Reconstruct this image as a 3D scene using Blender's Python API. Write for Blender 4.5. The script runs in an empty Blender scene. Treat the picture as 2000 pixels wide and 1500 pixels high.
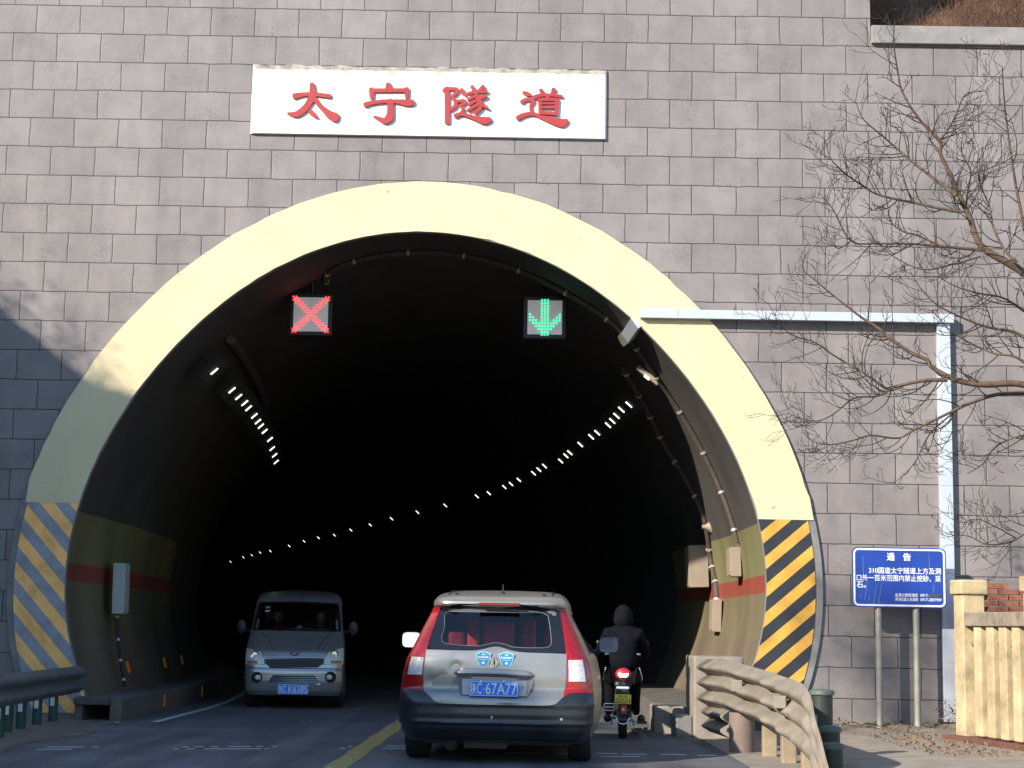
import bpy, math, random
from mathutils import Vector, Matrix
from mathutils.geometry import tessellate_polygon
R = math.radians
rnd = random.Random(7)
sc = bpy.context.scene

# ---------------------------------------------------------------- camera
FPX, PITCH, YAW, ROLL, EYE = 3350.0, 0.141675, -0.004238, 0.017598, 1.24
def ray(px, py):
    a = px - 1000; b = py - 750
    x = a*math.cos(ROLL) + b*math.sin(ROLL); y = -a*math.sin(ROLL) + b*math.cos(ROLL)
    v = (x/FPX, 1.0, -y/FPX)
    cp, sp = math.cos(PITCH), math.sin(PITCH)
    v = (v[0], v[1]*cp - v[2]*sp, v[1]*sp + v[2]*cp)
    cy, sy = math.cos(YAW), math.sin(YAW)
    return Vector((v[0]*cy + v[1]*sy, -v[0]*sy + v[1]*cy, v[2]))
def at(px, py, y):
    r = ray(px, py); t = y/r.y
    return Vector((r.x*t, y, EYE + r.z*t))
def gnd(px, py, z=0.0):
    r = ray(px, py); t = (z - EYE)/r.z
    return Vector((r.x*t, r.y*t, z))
fw = ray(1000, 750).normalized(); rt = (ray(1001, 750) - ray(1000, 750)).normalized(); up = (ray(1000, 749) - ray(1000, 750)).normalized()
cam = bpy.data.objects.new('camera', bpy.data.cameras.new('camera'))
sc.collection.objects.link(cam)
m3 = Matrix((rt, up, -fw)).transposed().to_4x4(); m3.translation = (0, 0, EYE)
cam.matrix_world = m3
cam.data.sensor_width = 36; cam.data.lens = FPX/2000*36; cam.data.clip_end = 2000; cam.data.clip_start = .1
sc.camera = cam

# ---------------------------------------------------------------- sky, sun, exposure
SD = Vector((1.05, 1.0, -0.72)).normalized()          # direction the light travels
w = bpy.data.worlds.new('World'); sc.world = w; w.use_nodes = True
nt = w.node_tree; bg = nt.nodes['Background']
sky = nt.nodes.new('ShaderNodeTexSky'); sky.sky_type = 'NISHITA'; sky.sun_disc = False
sky.sun_elevation = math.asin(-SD.z); sky.sun_rotation = math.atan2(-SD.x, -SD.y)
sky.air_density = 1.3; sky.dust_density = 0.3; sky.ozone_density = 4.0
nt.links.new(sky.outputs[0], bg.inputs[0]); bg.inputs[1].default_value = 0.15
sl = bpy.data.lights.new('sun', 'SUN'); sl.energy = 4.8; sl.angle = R(0.6); sl.color = (1, .91, .77)
so = bpy.data.objects.new('sun', sl); sc.collection.objects.link(so)
so.rotation_euler = SD.to_track_quat('-Z', 'Y').to_euler()
sc.view_settings.view_transform = 'Standard'; sc.view_settings.look = 'None'
sc.view_settings.exposure = 0.78; sc.view_settings.gamma = 1
sc.cycles.max_bounces = 6; sc.cycles.transparent_max_bounces = 10

# ---------------------------------------------------------------- materials
def mat(name, col, rough=.6, metal=0.0, var=.15, scale=3.0, bump=0.0, bscale=60.0, coat=0.0, emit=None, tint=None, streak=0.0, spec=.5, trans=None):
    m = bpy.data.materials.new(name); m.use_nodes = True
    n = m.node_tree.nodes; l = m.node_tree.links; b = n['Principled BSDF']
    b.inputs['Roughness'].default_value = rough; b.inputs['Metallic'].default_value = metal
    b.inputs['Specular IOR Level'].default_value = spec
    if coat: b.inputs['Coat Weight'].default_value = coat; b.inputs['Coat Roughness'].default_value = .08
    tc = n.new('ShaderNodeTexCoord')
    if var or tint:
        nz = n.new('ShaderNodeTexNoise'); nz.inputs['Scale'].default_value = scale; nz.inputs['Detail'].default_value = 8; nz.inputs['Roughness'].default_value = .65
        mp = n.new('ShaderNodeMapping'); mp.inputs['Scale'].default_value = (1, 1, 1 - streak)
        l.new(tc.outputs['Object'], mp.inputs[0]); l.new(mp.outputs[0], nz.inputs['Vector'])
        rp = n.new('ShaderNodeValToRGB'); rp.color_ramp.elements[0].position = .32; rp.color_ramp.elements[1].position = .68
        t2 = tint or tuple(c*(1-var) for c in col)
        rp.color_ramp.elements[0].color = (*t2, 1)
        rp.color_ramp.elements[1].color = (*[min(1, c*(1+var*.5)) for c in col], 1)
        l.new(nz.outputs['Fac'], rp.inputs[0]); l.new(rp.outputs[0], b.inputs['Base Color'])
    else:
        b.inputs['Base Color'].default_value = (*col, 1)
    if bump:
        n2 = n.new('ShaderNodeTexNoise'); n2.inputs['Scale'].default_value = bscale; n2.inputs['Detail'].default_value = 6
        l.new(tc.outputs['Object'], n2.inputs['Vector'])
        bp = n.new('ShaderNodeBump'); bp.inputs['Strength'].default_value = bump; bp.inputs['Distance'].default_value = .01
        l.new(n2.outputs['Fac'], bp.inputs['Height']); l.new(bp.outputs[0], b.inputs['Normal'])
    if emit:
        b.inputs['Emission Color'].default_value = (*emit[0], 1); b.inputs['Emission Strength'].default_value = emit[1]
    return m
def glass(name, tint, refl=.12, rough=.03):
    m = bpy.data.materials.new(name); m.use_nodes = True
    n = m.node_tree.nodes; l = m.node_tree.links; n.clear()
    o = n.new('ShaderNodeOutputMaterial'); t = n.new('ShaderNodeBsdfTransparent'); g = n.new('ShaderNodeBsdfGlossy'); mx = n.new('ShaderNodeMixShader')
    f = n.new('ShaderNodeFresnel'); f.inputs[0].default_value = 1.5
    ma = n.new('ShaderNodeMath'); ma.operation = 'ADD'; ma.inputs[1].default_value = refl - .04
    t.inputs[0].default_value = (*tint, 1); g.inputs['Roughness'].default_value = rough
    l.new(f.outputs[0], ma.inputs[0]); l.new(ma.outputs[0], mx.inputs[0]); l.new(t.outputs[0], mx.inputs[1]); l.new(g.outputs[0], mx.inputs[2]); l.new(mx.outputs[0], o.inputs[0])
    return m

# ---------------------------------------------------------------- mesh helpers
class MB:
    def __init__(s): s.v = []; s.f = []
    def add(s, vs, fs):
        o = len(s.v); s.v += [tuple(p) for p in vs]; s.f += [tuple(i+o for i in f) for f in fs]; return s
    def box(s, x0, x1, y0, y1, z0, z1, rot=None, piv=None):
        vs = [Vector((x, y, z)) for z in (z0, z1) for x, y in ((x0, y0), (x1, y0), (x1, y1), (x0, y1))]
        if rot is not None:
            p = Vector(piv) if piv is not None else Vector(((x0+x1)/2, (y0+y1)/2, (z0+z1)/2))
            vs = [p + rot @ (v - p) for v in vs]
        return s.add(vs, [(3, 2, 1, 0), (4, 5, 6, 7), (0, 1, 5, 4), (1, 2, 6, 5), (2, 3, 7, 6), (3, 0, 4, 7)])
    def tube(s, path, r, n=8, cap=True):
        path = [Vector(p) for p in path]; k = len(path)
        rs = list(r) if isinstance(r, (list, tuple)) else [r]*k
        vs = []; ref = None
        for i, p in enumerate(path):
            d = (path[min(i+1, k-1)] - path[max(i-1, 0)])
            d = d.normalized() if d.length > 1e-9 else Vector((0, 0, 1))
            if ref is None: ref = Vector((0, 0, 1)) if abs(d.z) < .9 else Vector((1, 0, 0))
            a = d.cross(ref).normalized(); ref = a.cross(d).normalized()
            vs += [p + (a*math.cos(t) + ref*math.sin(t))*rs[i] for t in (2*math.pi*j/n for j in range(n))]
        fs = [(i*n+j, i*n+(j+1) % n, (i+1)*n+(j+1) % n, (i+1)*n+j) for i in range(k-1) for j in range(n)]
        if cap: fs += [tuple(range(n))[::-1], tuple((k-1)*n+j for j in range(n))]
        return s.add(vs, fs)
    def lathe(s, prof, c=(0, 0, 0), n=24, axis='z'):
        vs = []
        for r, h in prof:
            for j in range(n):
                t = 2*math.pi*j/n; a, b = r*math.cos(t), r*math.sin(t)
                q = {'z': (a, b, h), 'y': (a, h, b), 'x': (h, a, b)}[axis]
                vs.append((c[0]+q[0], c[1]+q[1], c[2]+q[2]))
        fs = [(i*n+j, i*n+(j+1) % n, (i+1)*n+(j+1) % n, (i+1)*n+j) for i in range(len(prof)-1) for j in range(n)]
        fs += [tuple(range(n))[::-1], tuple((len(prof)-1)*n+j for j in range(n))]
        return s.add(vs, fs)
    def prism(s, poly, y0, y1):          # polygon in (x,z), extruded from y0 (front) to y1
        n = len(poly)
        tri = tessellate_polygon([[Vector((p[0], p[1], 0)) for p in poly]])
        vs = [(p[0], y0, p[1]) for p in poly] + [(p[0], y1, p[1]) for p in poly]
        fs = [tuple(t) for t in tri] + [tuple(i+n for i in t[::-1]) for t in tri] + [(i, (i+1) % n, n+(i+1) % n, n+i) for i in range(n)]
        return s.add(vs, fs)
    def grid(s, pts, closed=False):      # pts: rows of equal length
        nr, nc = len(pts), len(pts[0]); vs = [p for r in pts for p in r]
        fs = [(i*nc+j, i*nc+(j+1) % nc, (i+1)*nc+(j+1) % nc, (i+1)*nc+j) for i in range(nr-1) for j in range(nc if closed else nc-1)]
        return s.add(vs, fs)
    def build(s, name, m, parent=None, smooth=None, world=True, bevel=0, fix=True):
        me = bpy.data.meshes.new(name)
        off = parent.location if (parent is not None and world) else Vector((0, 0, 0))
        me.from_pydata([tuple(Vector(p) - off) for p in s.v], [], s.f)
        if fix:
            import bmesh
            b = bmesh.new(); b.from_mesh(me); bmesh.ops.recalc_face_normals(b, faces=b.faces); b.to_mesh(me); b.free()
        me.materials.append(m)
        if smooth is not None:
            for p in me.polygons: p.use_smooth = True
            me.set_sharp_from_angle(angle=R(smooth))
        o = bpy.data.objects.new(name, me); sc.collection.objects.link(o)
        if parent is not None: o.parent = parent
        if bevel:
            md = o.modifiers.new('bevel', 'BEVEL'); md.width = bevel; md.segments = 2; md.limit_method = 'ANGLE'
        return o
def tag(o, label=None, cat=None, group=None, kind=None):
    if label: o['label'] = label
    if cat: o['category'] = cat
    if group: o['group'] = group
    if kind: o['kind'] = kind
    return o
def thing(name, label, cat, loc=(0, 0, 0), rz=0, group=None):
    o = bpy.data.objects.new(name, None); sc.collection.objects.link(o); o.empty_display_size = .1
    o.location = loc; o.rotation_euler = (0, 0, rz)
    return tag(o, label, cat, group)
def copy_thing(o, loc, label=None, group=None):
    r = o.copy(); sc.collection.objects.link(r); r.location = loc
    if label: r['label'] = label
    if group: r['group'] = group
    for ch in list(o.children):
        c = ch.copy(); sc.collection.objects.link(c); c.parent = r
        for g in ch.children:
            d = g.copy(); sc.collection.objects.link(d); d.parent = c
    return r
def text(name, s, m, parent, x0, x1, z0, z1, y, bold=.012, depth=.0015, label=None):
    c = bpy.data.curves.new(name, 'FONT'); c.body = s; c.resolution_u = 3
    o = bpy.data.objects.new(name, c); sc.collection.objects.link(o)
    dg = bpy.context.evaluated_depsgraph_get(); src = bpy.data.meshes.new_from_object(o.evaluated_get(dg))
    bpy.data.objects.remove(o)
    xs = [v.co.x for v in src.vertices]; ys = [v.co.y for v in src.vertices]
    ax, bx, ay, by = min(xs), max(xs), min(ys), max(ys); e = bold
    mb = MB(); fs = [tuple(p.vertices) for p in src.polygons]
    for k, (dx, dy) in enumerate(((-e, 0), (e, 0), (0, e*.7), (0, -e*.7))):     # overprinted copies thicken the strokes
        mb.add([(x0 + (v.co.x+dx-ax)/(bx-ax)*(x1-x0), y - depth - .00025*k, z0 + (v.co.y+dy-ay)/(by-ay)*(z1-z0)) for v in src.vertices], fs)
    ob = mb.build(name, m, parent, world=False, fix=False)
    if label: ob['label'] = label
    return ob
def smoothpath(p, k=6):
    out = []
    for i in range(len(p)-1):
        a, b, c, d = p[max(i-1, 0)], p[i], p[i+1], p[min(i+2, len(p)-1)]
        for j in range(k):
            t = j/k
            out.append(tuple(.5*((2*b[q]) + (-a[q]+c[q])*t + (2*a[q]-5*b[q]+4*c[q]-d[q])*t*t + (-a[q]+3*b[q]-3*c[q]+d[q])*t**3) for q in range(len(b))))
    out.append(tuple(p[-1])); return out
def ribbon(p):                            # brush stroke (x, y, width) -> outline with round ends
    q = smoothpath(p, 5); L = []; Rr = []
    for i, (x, y, wd) in enumerate(q):
        a, b = q[max(i-1, 0)], q[min(i+1, len(q)-1)]
        dx, dy = b[0]-a[0], b[1]-a[1]; d = math.hypot(dx, dy) or 1
        nx, ny = -dy/d, dx/d
        L.append((x+nx*wd/2, y+ny*wd/2)); Rr.append((x-nx*wd/2, y-ny*wd/2))
    def cap(i, j, sg):
        x, y, wd = q[i]; dx, dy = q[i][0]-q[j][0], q[i][1]-q[j][1]; d = math.hypot(dx, dy) or 1
        a0 = math.atan2(dy, dx)
        return [(x+math.cos(a0+t)*wd/2*(.8 if abs(t) < .9 else 1), y+math.sin(a0+t)*wd/2*(.8 if abs(t) < .9 else 1)) for t in (sg*.9, 0, -sg*.9)]
    return L + cap(-1, -2, 1) + Rr[::-1] + cap(0, 1, 1)
def lerp(a, b, t): return a + (b-a)*t
def interp(tab, z):
    if z <= tab[0][0]: return tab[0][1:]
    for i in range(len(tab)-1):
        if z <= tab[i+1][0]:
            t = (z-tab[i][0])/(tab[i+1][0]-tab[i][0])
            return tuple(lerp(a, b, t) for a, b in zip(tab[i][1:], tab[i+1][1:]))
    return tab[-1][1:]

# ---------------------------------------------------------------- arch profile and tunnel path
CX, CZ, YW = -1.3, 1.87, 22.606
RI = [4.1903, -0.0269, 0.6051, 0.3894, 0.0213, 0.016, -0.224]
RO = [5.0195, -0.0206, 0.4377, 0.3108, 0.0212, 0.0027, -0.1921]
def rad(cf, th):
    th = max(R(-19), min(R(197), th))
    return cf[0] + sum(cf[2*k-1]*math.cos(k*th) + cf[2*k]*math.sin(k*th) for k in (1, 2, 3))
def arch(cf, th, off=0): r = rad(cf, th) + off; return (CX + r*math.cos(th), CZ + r*math.sin(th))
SH = [(0, 0), (26, 0), (28, -.1), (30, -.25), (34, -.62), (37, -1.0), (41, -1.65), (45, -2.5), (50, -3.85), (60, -6.9), (70, -9.9), (83, -13.7), (98, -18.1), (125, -26.5)]
def shift(y): return interp(SH, y)[0]
THS = [R(-25.5) + i*R(231)/110 for i in range(111)]

# ---------------------------------------------------------------- material set
M = {}
def tiles():
    m = bpy.data.materials.new('facade_tile'); m.use_nodes = True
    n = m.node_tree.nodes; l = m.node_tree.links; b = n['Principled BSDF']; b.inputs['Roughness'].default_value = .62
    geo = n.new('ShaderNodeNewGeometry'); sep = n.new('ShaderNodeSeparateXYZ'); l.new(geo.outputs['Position'], sep.inputs[0])
    cmb = n.new('ShaderNodeCombineXYZ')
    ax = n.new('ShaderNodeMath'); ax.operation = 'ADD'; ax.inputs[1].default_value = 6.7105; l.new(sep.outputs[0], ax.inputs[0])
    az = n.new('ShaderNodeMath'); az.operation = 'ADD'; az.inputs[1].default_value = -.016; l.new(sep.outputs[2], az.inputs[0])
    l.new(ax.outputs[0], cmb.inputs[0]); l.new(az.outputs[0], cmb.inputs[1])
    wn = n.new('ShaderNodeTexNoise'); wn.inputs['Scale'].default_value = 3.2; wn.inputs['Detail'].default_value = 3; l.new(cmb.outputs[0], wn.inputs['Vector'])
    sb = n.new('ShaderNodeVectorMath'); sb.operation = 'SUBTRACT'; sb.inputs[1].default_value = (.5, .5, .5); l.new(wn.outputs['Color'], sb.inputs[0])
    scl = n.new('ShaderNodeVectorMath'); scl.operation = 'SCALE'; scl.inputs['Scale'].default_value = .03; l.new(sb.outputs[0], scl.inputs[0])
    wa = n.new('ShaderNodeVectorMath'); wa.operation = 'ADD'; l.new(cmb.outputs[0], wa.inputs[0]); l.new(scl.outputs[0], wa.inputs[1])
    def brick(ms, smooth):
        br = n.new('ShaderNodeTexBrick'); br.offset = .5; br.offset_frequency = 2; br.squash = 1
        for k, v in (('Scale', 1), ('Mortar Size', ms), ('Mortar Smooth', smooth), ('Bias', 0), ('Brick Width', .6), ('Row Height', .4)): br.inputs[k].default_value = v
        l.new(wa.outputs[0], br.inputs['Vector']); return br
    br = brick(.0066, .15)
    br.inputs['Color1'].default_value = (.205, .186, .190, 1); br.inputs['Color2'].default_value = (.240, .218, .222, 1); br.inputs['Mortar'].default_value = (.035, .033, .033, 1)
    ns = n.new('ShaderNodeTexNoise'); ns.inputs['Scale'].default_value = 2.6; ns.inputs['Detail'].default_value = 9; ns.inputs['Roughness'].default_value = .72; l.new(cmb.outputs[0], ns.inputs['Vector'])
    rp = n.new('ShaderNodeValToRGB'); rp.color_ramp.elements[0].position = .3; rp.color_ramp.elements[0].color = (.80, .80, .81, 1); rp.color_ramp.elements[1].position = .6; rp.color_ramp.elements[1].color = (1.05, 1.04, 1.03, 1)
    l.new(ns.outputs['Fac'], rp.inputs[0])
    mx = n.new('ShaderNodeMixRGB'); mx.blend_type = 'MULTIPLY'; mx.inputs[0].default_value = 1; l.new(br.outputs['Color'], mx.inputs[1]); l.new(rp.outputs[0], mx.inputs[2])
    mp = n.new('ShaderNodeMapping'); mp.inputs['Scale'].default_value = (1.0, .16, 1); l.new(cmb.outputs[0], mp.inputs[0])
    n5 = n.new('ShaderNodeTexNoise'); n5.inputs['Scale'].default_value = 1.5; n5.inputs['Detail'].default_value = 7; n5.inputs['Roughness'].default_value = .6; l.new(mp.outputs[0], n5.inputs['Vector'])
    r5 = n.new('ShaderNodeValToRGB'); r5.color_ramp.elements[0].position = .30; r5.color_ramp.elements[0].color = (.80, .79, .78, 1); r5.color_ramp.elements[1].position = .58; r5.color_ramp.elements[1].color = (1.03, 1.02, 1.01, 1); l.new(n5.outputs['Fac'], r5.inputs[0])
    m5 = n.new('ShaderNodeMixRGB'); m5.blend_type = 'MULTIPLY'; m5.inputs[0].default_value = 1; l.new(mx.outputs[0], m5.inputs[1]); l.new(r5.outputs[0], m5.inputs[2]); mx = m5
    # scuffed specks on some tiles
    n3 = n.new('ShaderNodeTexNoise'); n3.inputs['Scale'].default_value = 26; n3.inputs['Detail'].default_value = 5; n3.inputs['Roughness'].default_value = .6; l.new(cmb.outputs[0], n3.inputs['Vector'])
    n4 = n.new('ShaderNodeTexNoise'); n4.inputs['Scale'].default_value = 2.3; n4.inputs['Detail'].default_value = 1; l.new(wa.outputs[0], n4.inputs['Vector'])
    mu = n.new('ShaderNodeMath'); mu.operation = 'MULTIPLY'; l.new(n3.outputs['Fac'], mu.inputs[0]); l.new(n4.outputs['Fac'], mu.inputs[1])
    r3 = n.new('ShaderNodeValToRGB'); r3.color_ramp.elements[0].position = .325; r3.color_ramp.elements[0].color = (1, 1, 1, 1); r3.color_ramp.elements[1].position = .40; r3.color_ramp.elements[1].color = (.80, .79, .80, 1)
    l.new(mu.outputs[0], r3.inputs[0])
    m2 = n.new('ShaderNodeMixRGB'); m2.blend_type = 'MULTIPLY'; m2.inputs[0].default_value = .85; l.new(mx.outputs[0], m2.inputs[1]); l.new(r3.outputs[0], m2.inputs[2])
    l.new(m2.outputs[0], b.inputs['Base Color'])
    b2 = brick(.016, 1.0)
    inv = n.new('ShaderNodeMath'); inv.operation = 'MULTIPLY_ADD'; inv.inputs[1].default_value = -1; inv.inputs[2].default_value = 1; l.new(b2.outputs['Fac'], inv.inputs[0])
    ad = n.new('ShaderNodeMath'); ad.operation = 'MULTIPLY_ADD'; ad.inputs[1].default_value = .18; l.new(ns.outputs['Fac'], ad.inputs[0]); l.new(inv.outputs[0], ad.inputs[2])
    bp = n.new('ShaderNodeBump'); bp.inputs['Strength'].default_value = .30; bp.inputs['Distance'].default_value = .012; l.new(ad.outputs[0], bp.inputs['Height']); l.new(bp.outputs[0], b.inputs['Normal'])
    return m
M['tile'] = tiles()
M['cream'] = mat('cream_panel', (.64, .55, .345), .45, var=.08, scale=1.2, bump=.08, bscale=3)
M['ringgray'] = mat('gray_render', (.20, .20, .205), .85, var=.25, scale=4, bump=.2)
def specks(m, sc_, thr, col, amt):
    n = m.node_tree.nodes; l = m.node_tree.links; b = n['Principled BSDF']; old = b.inputs['Base Color'].links[0].from_socket
    geo = n.new('ShaderNodeNewGeometry'); nz = n.new('ShaderNodeTexNoise'); nz.inputs['Scale'].default_value = sc_; nz.inputs['Detail'].default_value = 4; nz.inputs['Roughness'].default_value = .55; l.new(geo.outputs['Position'], nz.inputs['Vector'])
    rp = n.new('ShaderNodeValToRGB'); rp.color_ramp.elements[0].position = thr; rp.color_ramp.elements[0].color = (0, 0, 0, 1); rp.color_ramp.elements[1].position = thr+.06; rp.color_ramp.elements[1].color = (amt, amt, amt, 1); l.new(nz.outputs['Fac'], rp.inputs[0])
    mx = n.new('ShaderNodeMixRGB'); l.new(rp.outputs[0], mx.inputs[0]); l.new(old, mx.inputs[1]); mx.inputs[2].default_value = (*col, 1); l.new(mx.outputs[0], b.inputs['Base Color'])
specks(M['cream'], 6.5, .70, (.30, .22, .14), .8); specks(M['cream'], 1.7, .58, (.62, .50, .30), .35)
M['concrete'] = mat('concrete', (.27, .235, .195), .85, var=.3, scale=3, bump=.4, bscale=40)
M['darkconc'] = mat('grimy_concrete', (.12, .11, .10), .9, var=.4, scale=4, bump=.4, bscale=40)
M['white'] = mat('white_plaster', (.82, .80, .77), .6, var=.06, scale=3, streak=.8)
def signpanel():
    m = mat('sign_plaster', (.82, .79, .75), .6, var=.08, scale=3)
    n = m.node_tree.nodes; l = m.node_tree.links; b = n['Principled BSDF']; old = b.inputs['Base Color'].links[0].from_socket
    geo = n.new('ShaderNodeNewGeometry'); mp = n.new('ShaderNodeMapping'); mp.inputs['Scale'].default_value = (9, 9, 1.1); l.new(geo.outputs['Position'], mp.inputs[0])
    nz = n.new('ShaderNodeTexNoise'); nz.inputs['Scale'].default_value = 1.3; nz.inputs['Detail'].default_value = 6; l.new(mp.outputs[0], nz.inputs['Vector'])
    sp = n.new('ShaderNodeSeparateXYZ'); l.new(geo.outputs['Position'], sp.inputs[0])
    mr = n.new('ShaderNodeMapRange'); mr.inputs[1].default_value = 8.50; mr.inputs[2].default_value = 8.75; mr.inputs[3].default_value = 0; mr.inputs[4].default_value = .34; l.new(sp.outputs[2], mr.inputs[0])
    ad = n.new('ShaderNodeMath'); ad.operation = 'ADD'; l.new(nz.outputs['Fac'], ad.inputs[0]); l.new(mr.outputs[0], ad.inputs[1])
    rp = n.new('ShaderNodeValToRGB'); rp.color_ramp.elements[0].position = .68; rp.color_ramp.elements[0].color = (0, 0, 0, 1); rp.color_ramp.elements[1].position = .95; rp.color_ramp.elements[1].color = (.7, .7, .7, 1); l.new(ad.outputs[0], rp.inputs[0])
    mx = n.new('ShaderNodeMixRGB'); l.new(rp.outputs[0], mx.inputs[0]); l.new(old, mx.inputs[1]); mx.inputs[2].default_value = (.30, .26, .23, 1); l.new(mx.outputs[0], b.inputs['Base Color'])
    return m
M['signpanel'] = signpanel()
M['stain'] = mat('dirty_white', (.34, .31, .27), .9, var=.55, scale=7, bump=.3)
M['red'] = mat('red_letter', (.38, .035, .038), .45, var=.12)
M['steel'] = mat('galvanised', (.56, .61, .69), .38, .3, var=.08, scale=2)
M['black'] = mat('black_plastic', (.012, .012, .013), .5, var=0)
M['rubber'] = mat('rubber', (.018, .018, .019), .75, var=.3, scale=20, bump=.3, bscale=80)
M['chrome'] = mat('chrome', (.75, .76, .78), .15, 1.0, var=0)
M['bluesign'] = mat('blue_sign', (.012, .052, .33), .35, var=.18, scale=3)
M['signwhite'] = mat('sign_white', (.78, .80, .82), .5, var=.08)
M['post'] = mat('grey_post', (.36, .36, .31), .5, .35, var=.2, scale=5)
M['plateblue'] = mat('plate_blue', (.012, .22, .90), .35, var=0)
M['silver'] = mat('silver_paint', (.325, .315, .30), .36, .6, var=.10, scale=2.5, coat=.3)
M['vansilver'] = mat('van_paint', (.40, .405, .42), .30, .6, var=.05, scale=2.5, coat=.35)
M['bumper'] = mat('dark_bumper', (.016, .019, .026), .34, 0, var=.25, scale=3, coat=.25)
M['redlens'] = mat('red_lens', (.36, .008, .012), .15, var=.4, scale=34, bump=.3, bscale=50, coat=.8)
M['clearlens'] = mat('clear_lens', (.66, .65, .63), .15, 0, var=.3, scale=40, coat=.6)
M['glassdark'] = mat('black_frit', (.012, .014, .02), .07, var=0, spec=.6)
M['glass'] = glass('rear_glass', (.72, .72, .75), .07)
M['wglass'] = glass('windscreen', (.55, .58, .58), .07)
M['asphalt'] = mat('asphalt', (.140, .145, .160), .8, var=.30, scale=1.1, bump=.7, bscale=150)
def lanes(m):
    n = m.node_tree.nodes; l = m.node_tree.links; b = n['Principled BSDF']; old = b.inputs['Base Color'].links[0].from_socket
    geo = n.new('ShaderNodeNewGeometry'); mp = n.new('ShaderNodeMapping'); mp.inputs['Scale'].default_value = (1.4, .09, 1); l.new(geo.outputs['Position'], mp.inputs[0])
    nz = n.new('ShaderNodeTexNoise'); nz.inputs['Scale'].default_value = 1.3; nz.inputs['Detail'].default_value = 8; nz.inputs['Roughness'].default_value = .62; l.new(mp.outputs[0], nz.inputs['Vector'])
    rp = n.new('ShaderNodeValToRGB'); rp.color_ramp.elements[0].position = .36; rp.color_ramp.elements[0].color = (.52, .52, .54, 1); rp.color_ramp.elements[1].position = .60; rp.color_ramp.elements[1].color = (1.1, 1.1, 1.08, 1); l.new(nz.outputs['Fac'], rp.inputs[0])
    mx = n.new('ShaderNodeMixRGB'); mx.blend_type = 'MULTIPLY'; mx.inputs[0].default_value = 1; l.new(old, mx.inputs[1]); l.new(rp.outputs[0], mx.inputs[2])
    vo = n.new('ShaderNodeTexNoise'); vo.inputs['Scale'].default_value = 55; vo.inputs['Detail'].default_value = 3; l.new(geo.outputs['Position'], vo.inputs['Vector'])
    r2 = n.new('ShaderNodeValToRGB'); r2.color_ramp.elements[0].position = .35; r2.color_ramp.elements[0].color = (.72, .72, .72, 1); r2.color_ramp.elements[1].position = .66; r2.color_ramp.elements[1].color = (1.3, 1.3, 1.3, 1); l.new(vo.outputs['Fac'], r2.inputs[0])
    m2 = n.new('ShaderNodeMixRGB'); m2.blend_type = 'MULTIPLY'; m2.inputs[0].default_value = 1; l.new(mx.outputs[0], m2.inputs[1]); l.new(r2.outputs[0], m2.inputs[2]); l.new(m2.outputs[0], b.inputs['Base Color'])
lanes(M['asphalt'])
M['dirt'] = mat('dusty_ground', (.20, .17, .135), .95, var=.35, scale=2.2, bump=.8, bscale=30)
M['yellowpaint'] = mat('yellow_line', (.44, .34, .13), .8, var=.5, scale=14)
M['whitepaint'] = mat('white_line', (.55, .56, .58), .8, var=.5, scale=22)
M['greenpost'] = mat('green_post', (.010, .085, .058), .6, var=.5, scale=6, tint=(.03, .045, .035))
M['rail'] = mat('rail_grey', (.17, .18, .19), .5, .3, var=.3, scale=4, bump=.1)
M['dustyrail'] = mat('dusty_rail', (.26, .225, .185), .65, .15, var=.25, scale=4, bump=.05, bscale=20)
M['creampaint'] = mat('cream_masonry', (.50, .395, .24), .85, var=.45, scale=2.6, bump=.5, bscale=25)
M['tanpost'] = mat('tan_post', (.33, .255, .17), .85, var=.3, scale=4, bump=.2)
M['graymas'] = mat('bare_masonry', (.26, .215, .17), .9, var=.45, scale=6, bump=.6)
M['bark'] = mat('bark', (.115, .074, .050), .9, var=.5, scale=14, bump=.5)
M['twig'] = mat('twig_bark', (.040, .030, .024), .9, var=.4, scale=20)
M['brick'] = mat('red_brick', (.26, .10, .065), .9, var=.4, scale=14, bump=.5)
M['boxbeige'] = mat('beige_box', (.30, .245, .19), .6, var=.15)
M['conduit'] = mat('conduit', (.075, .058, .047), .7, var=.3, scale=9)
M['clip'] = mat('clip', (.45, .42, .38), .5, .3, var=0)
M['orange'] = mat('orange_reflector', (.75, .20, .02), .4, var=.1)
M['cloth'] = mat('navy_jacket', (.006, .0065, .011), .9, var=.4, scale=14, bump=.4, bscale=30, spec=.08)
M['trouser'] = mat('black_trousers', (.005, .005, .006), .9, var=.3, scale=14, spec=.08)
M['redcloth'] = mat('red_cloth', (.30, .02, .025), .9, var=.2)
M['skin'] = mat('skin', (.42, .24, .16), .6, var=.1)
M['hair'] = mat('hair', (.02, .016, .013), .8, var=.3)
M['redseat'] = mat('red_seat', (.80, .07, .08), .8, var=.2, scale=8)
M['yellowplate'] = mat('yellow_plate', (.92, .64, .04), .5, var=.08)
M['redplastic'] = mat('red_plastic', (.42, .02, .035), .3, var=.1, coat=.4)
M['white_lamp'] = mat('lit_tube', (.9, .9, .85), .5, var=0, emit=((1, .95, .80), 1.5))
M['ledred'] = mat('red_led', (.6, .02, .02), .5, var=0, emit=((1, .03, .03), 2.2))
M['ledgreen'] = mat('green_led', (.02, .6, .3), .5, var=0, emit=((.0, 1, .36), 1.3))
M['screen'] = mat('lightened_screen', (.80, .76, .76), .6, var=.2, scale=4, emit=((1, .93, .93), .07))  # faint glow added to lighten the panel behind the LEDs
M['leaf'] = mat('dry_leaf', (.20, .13, .07), .9, var=.5, scale=9, tint=(.10, .06, .035))
M['brush'] = mat('dry_brush', (.14, .070, .042), .95, var=.6, scale=2.2, tint=(.032, .024, .015))
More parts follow.
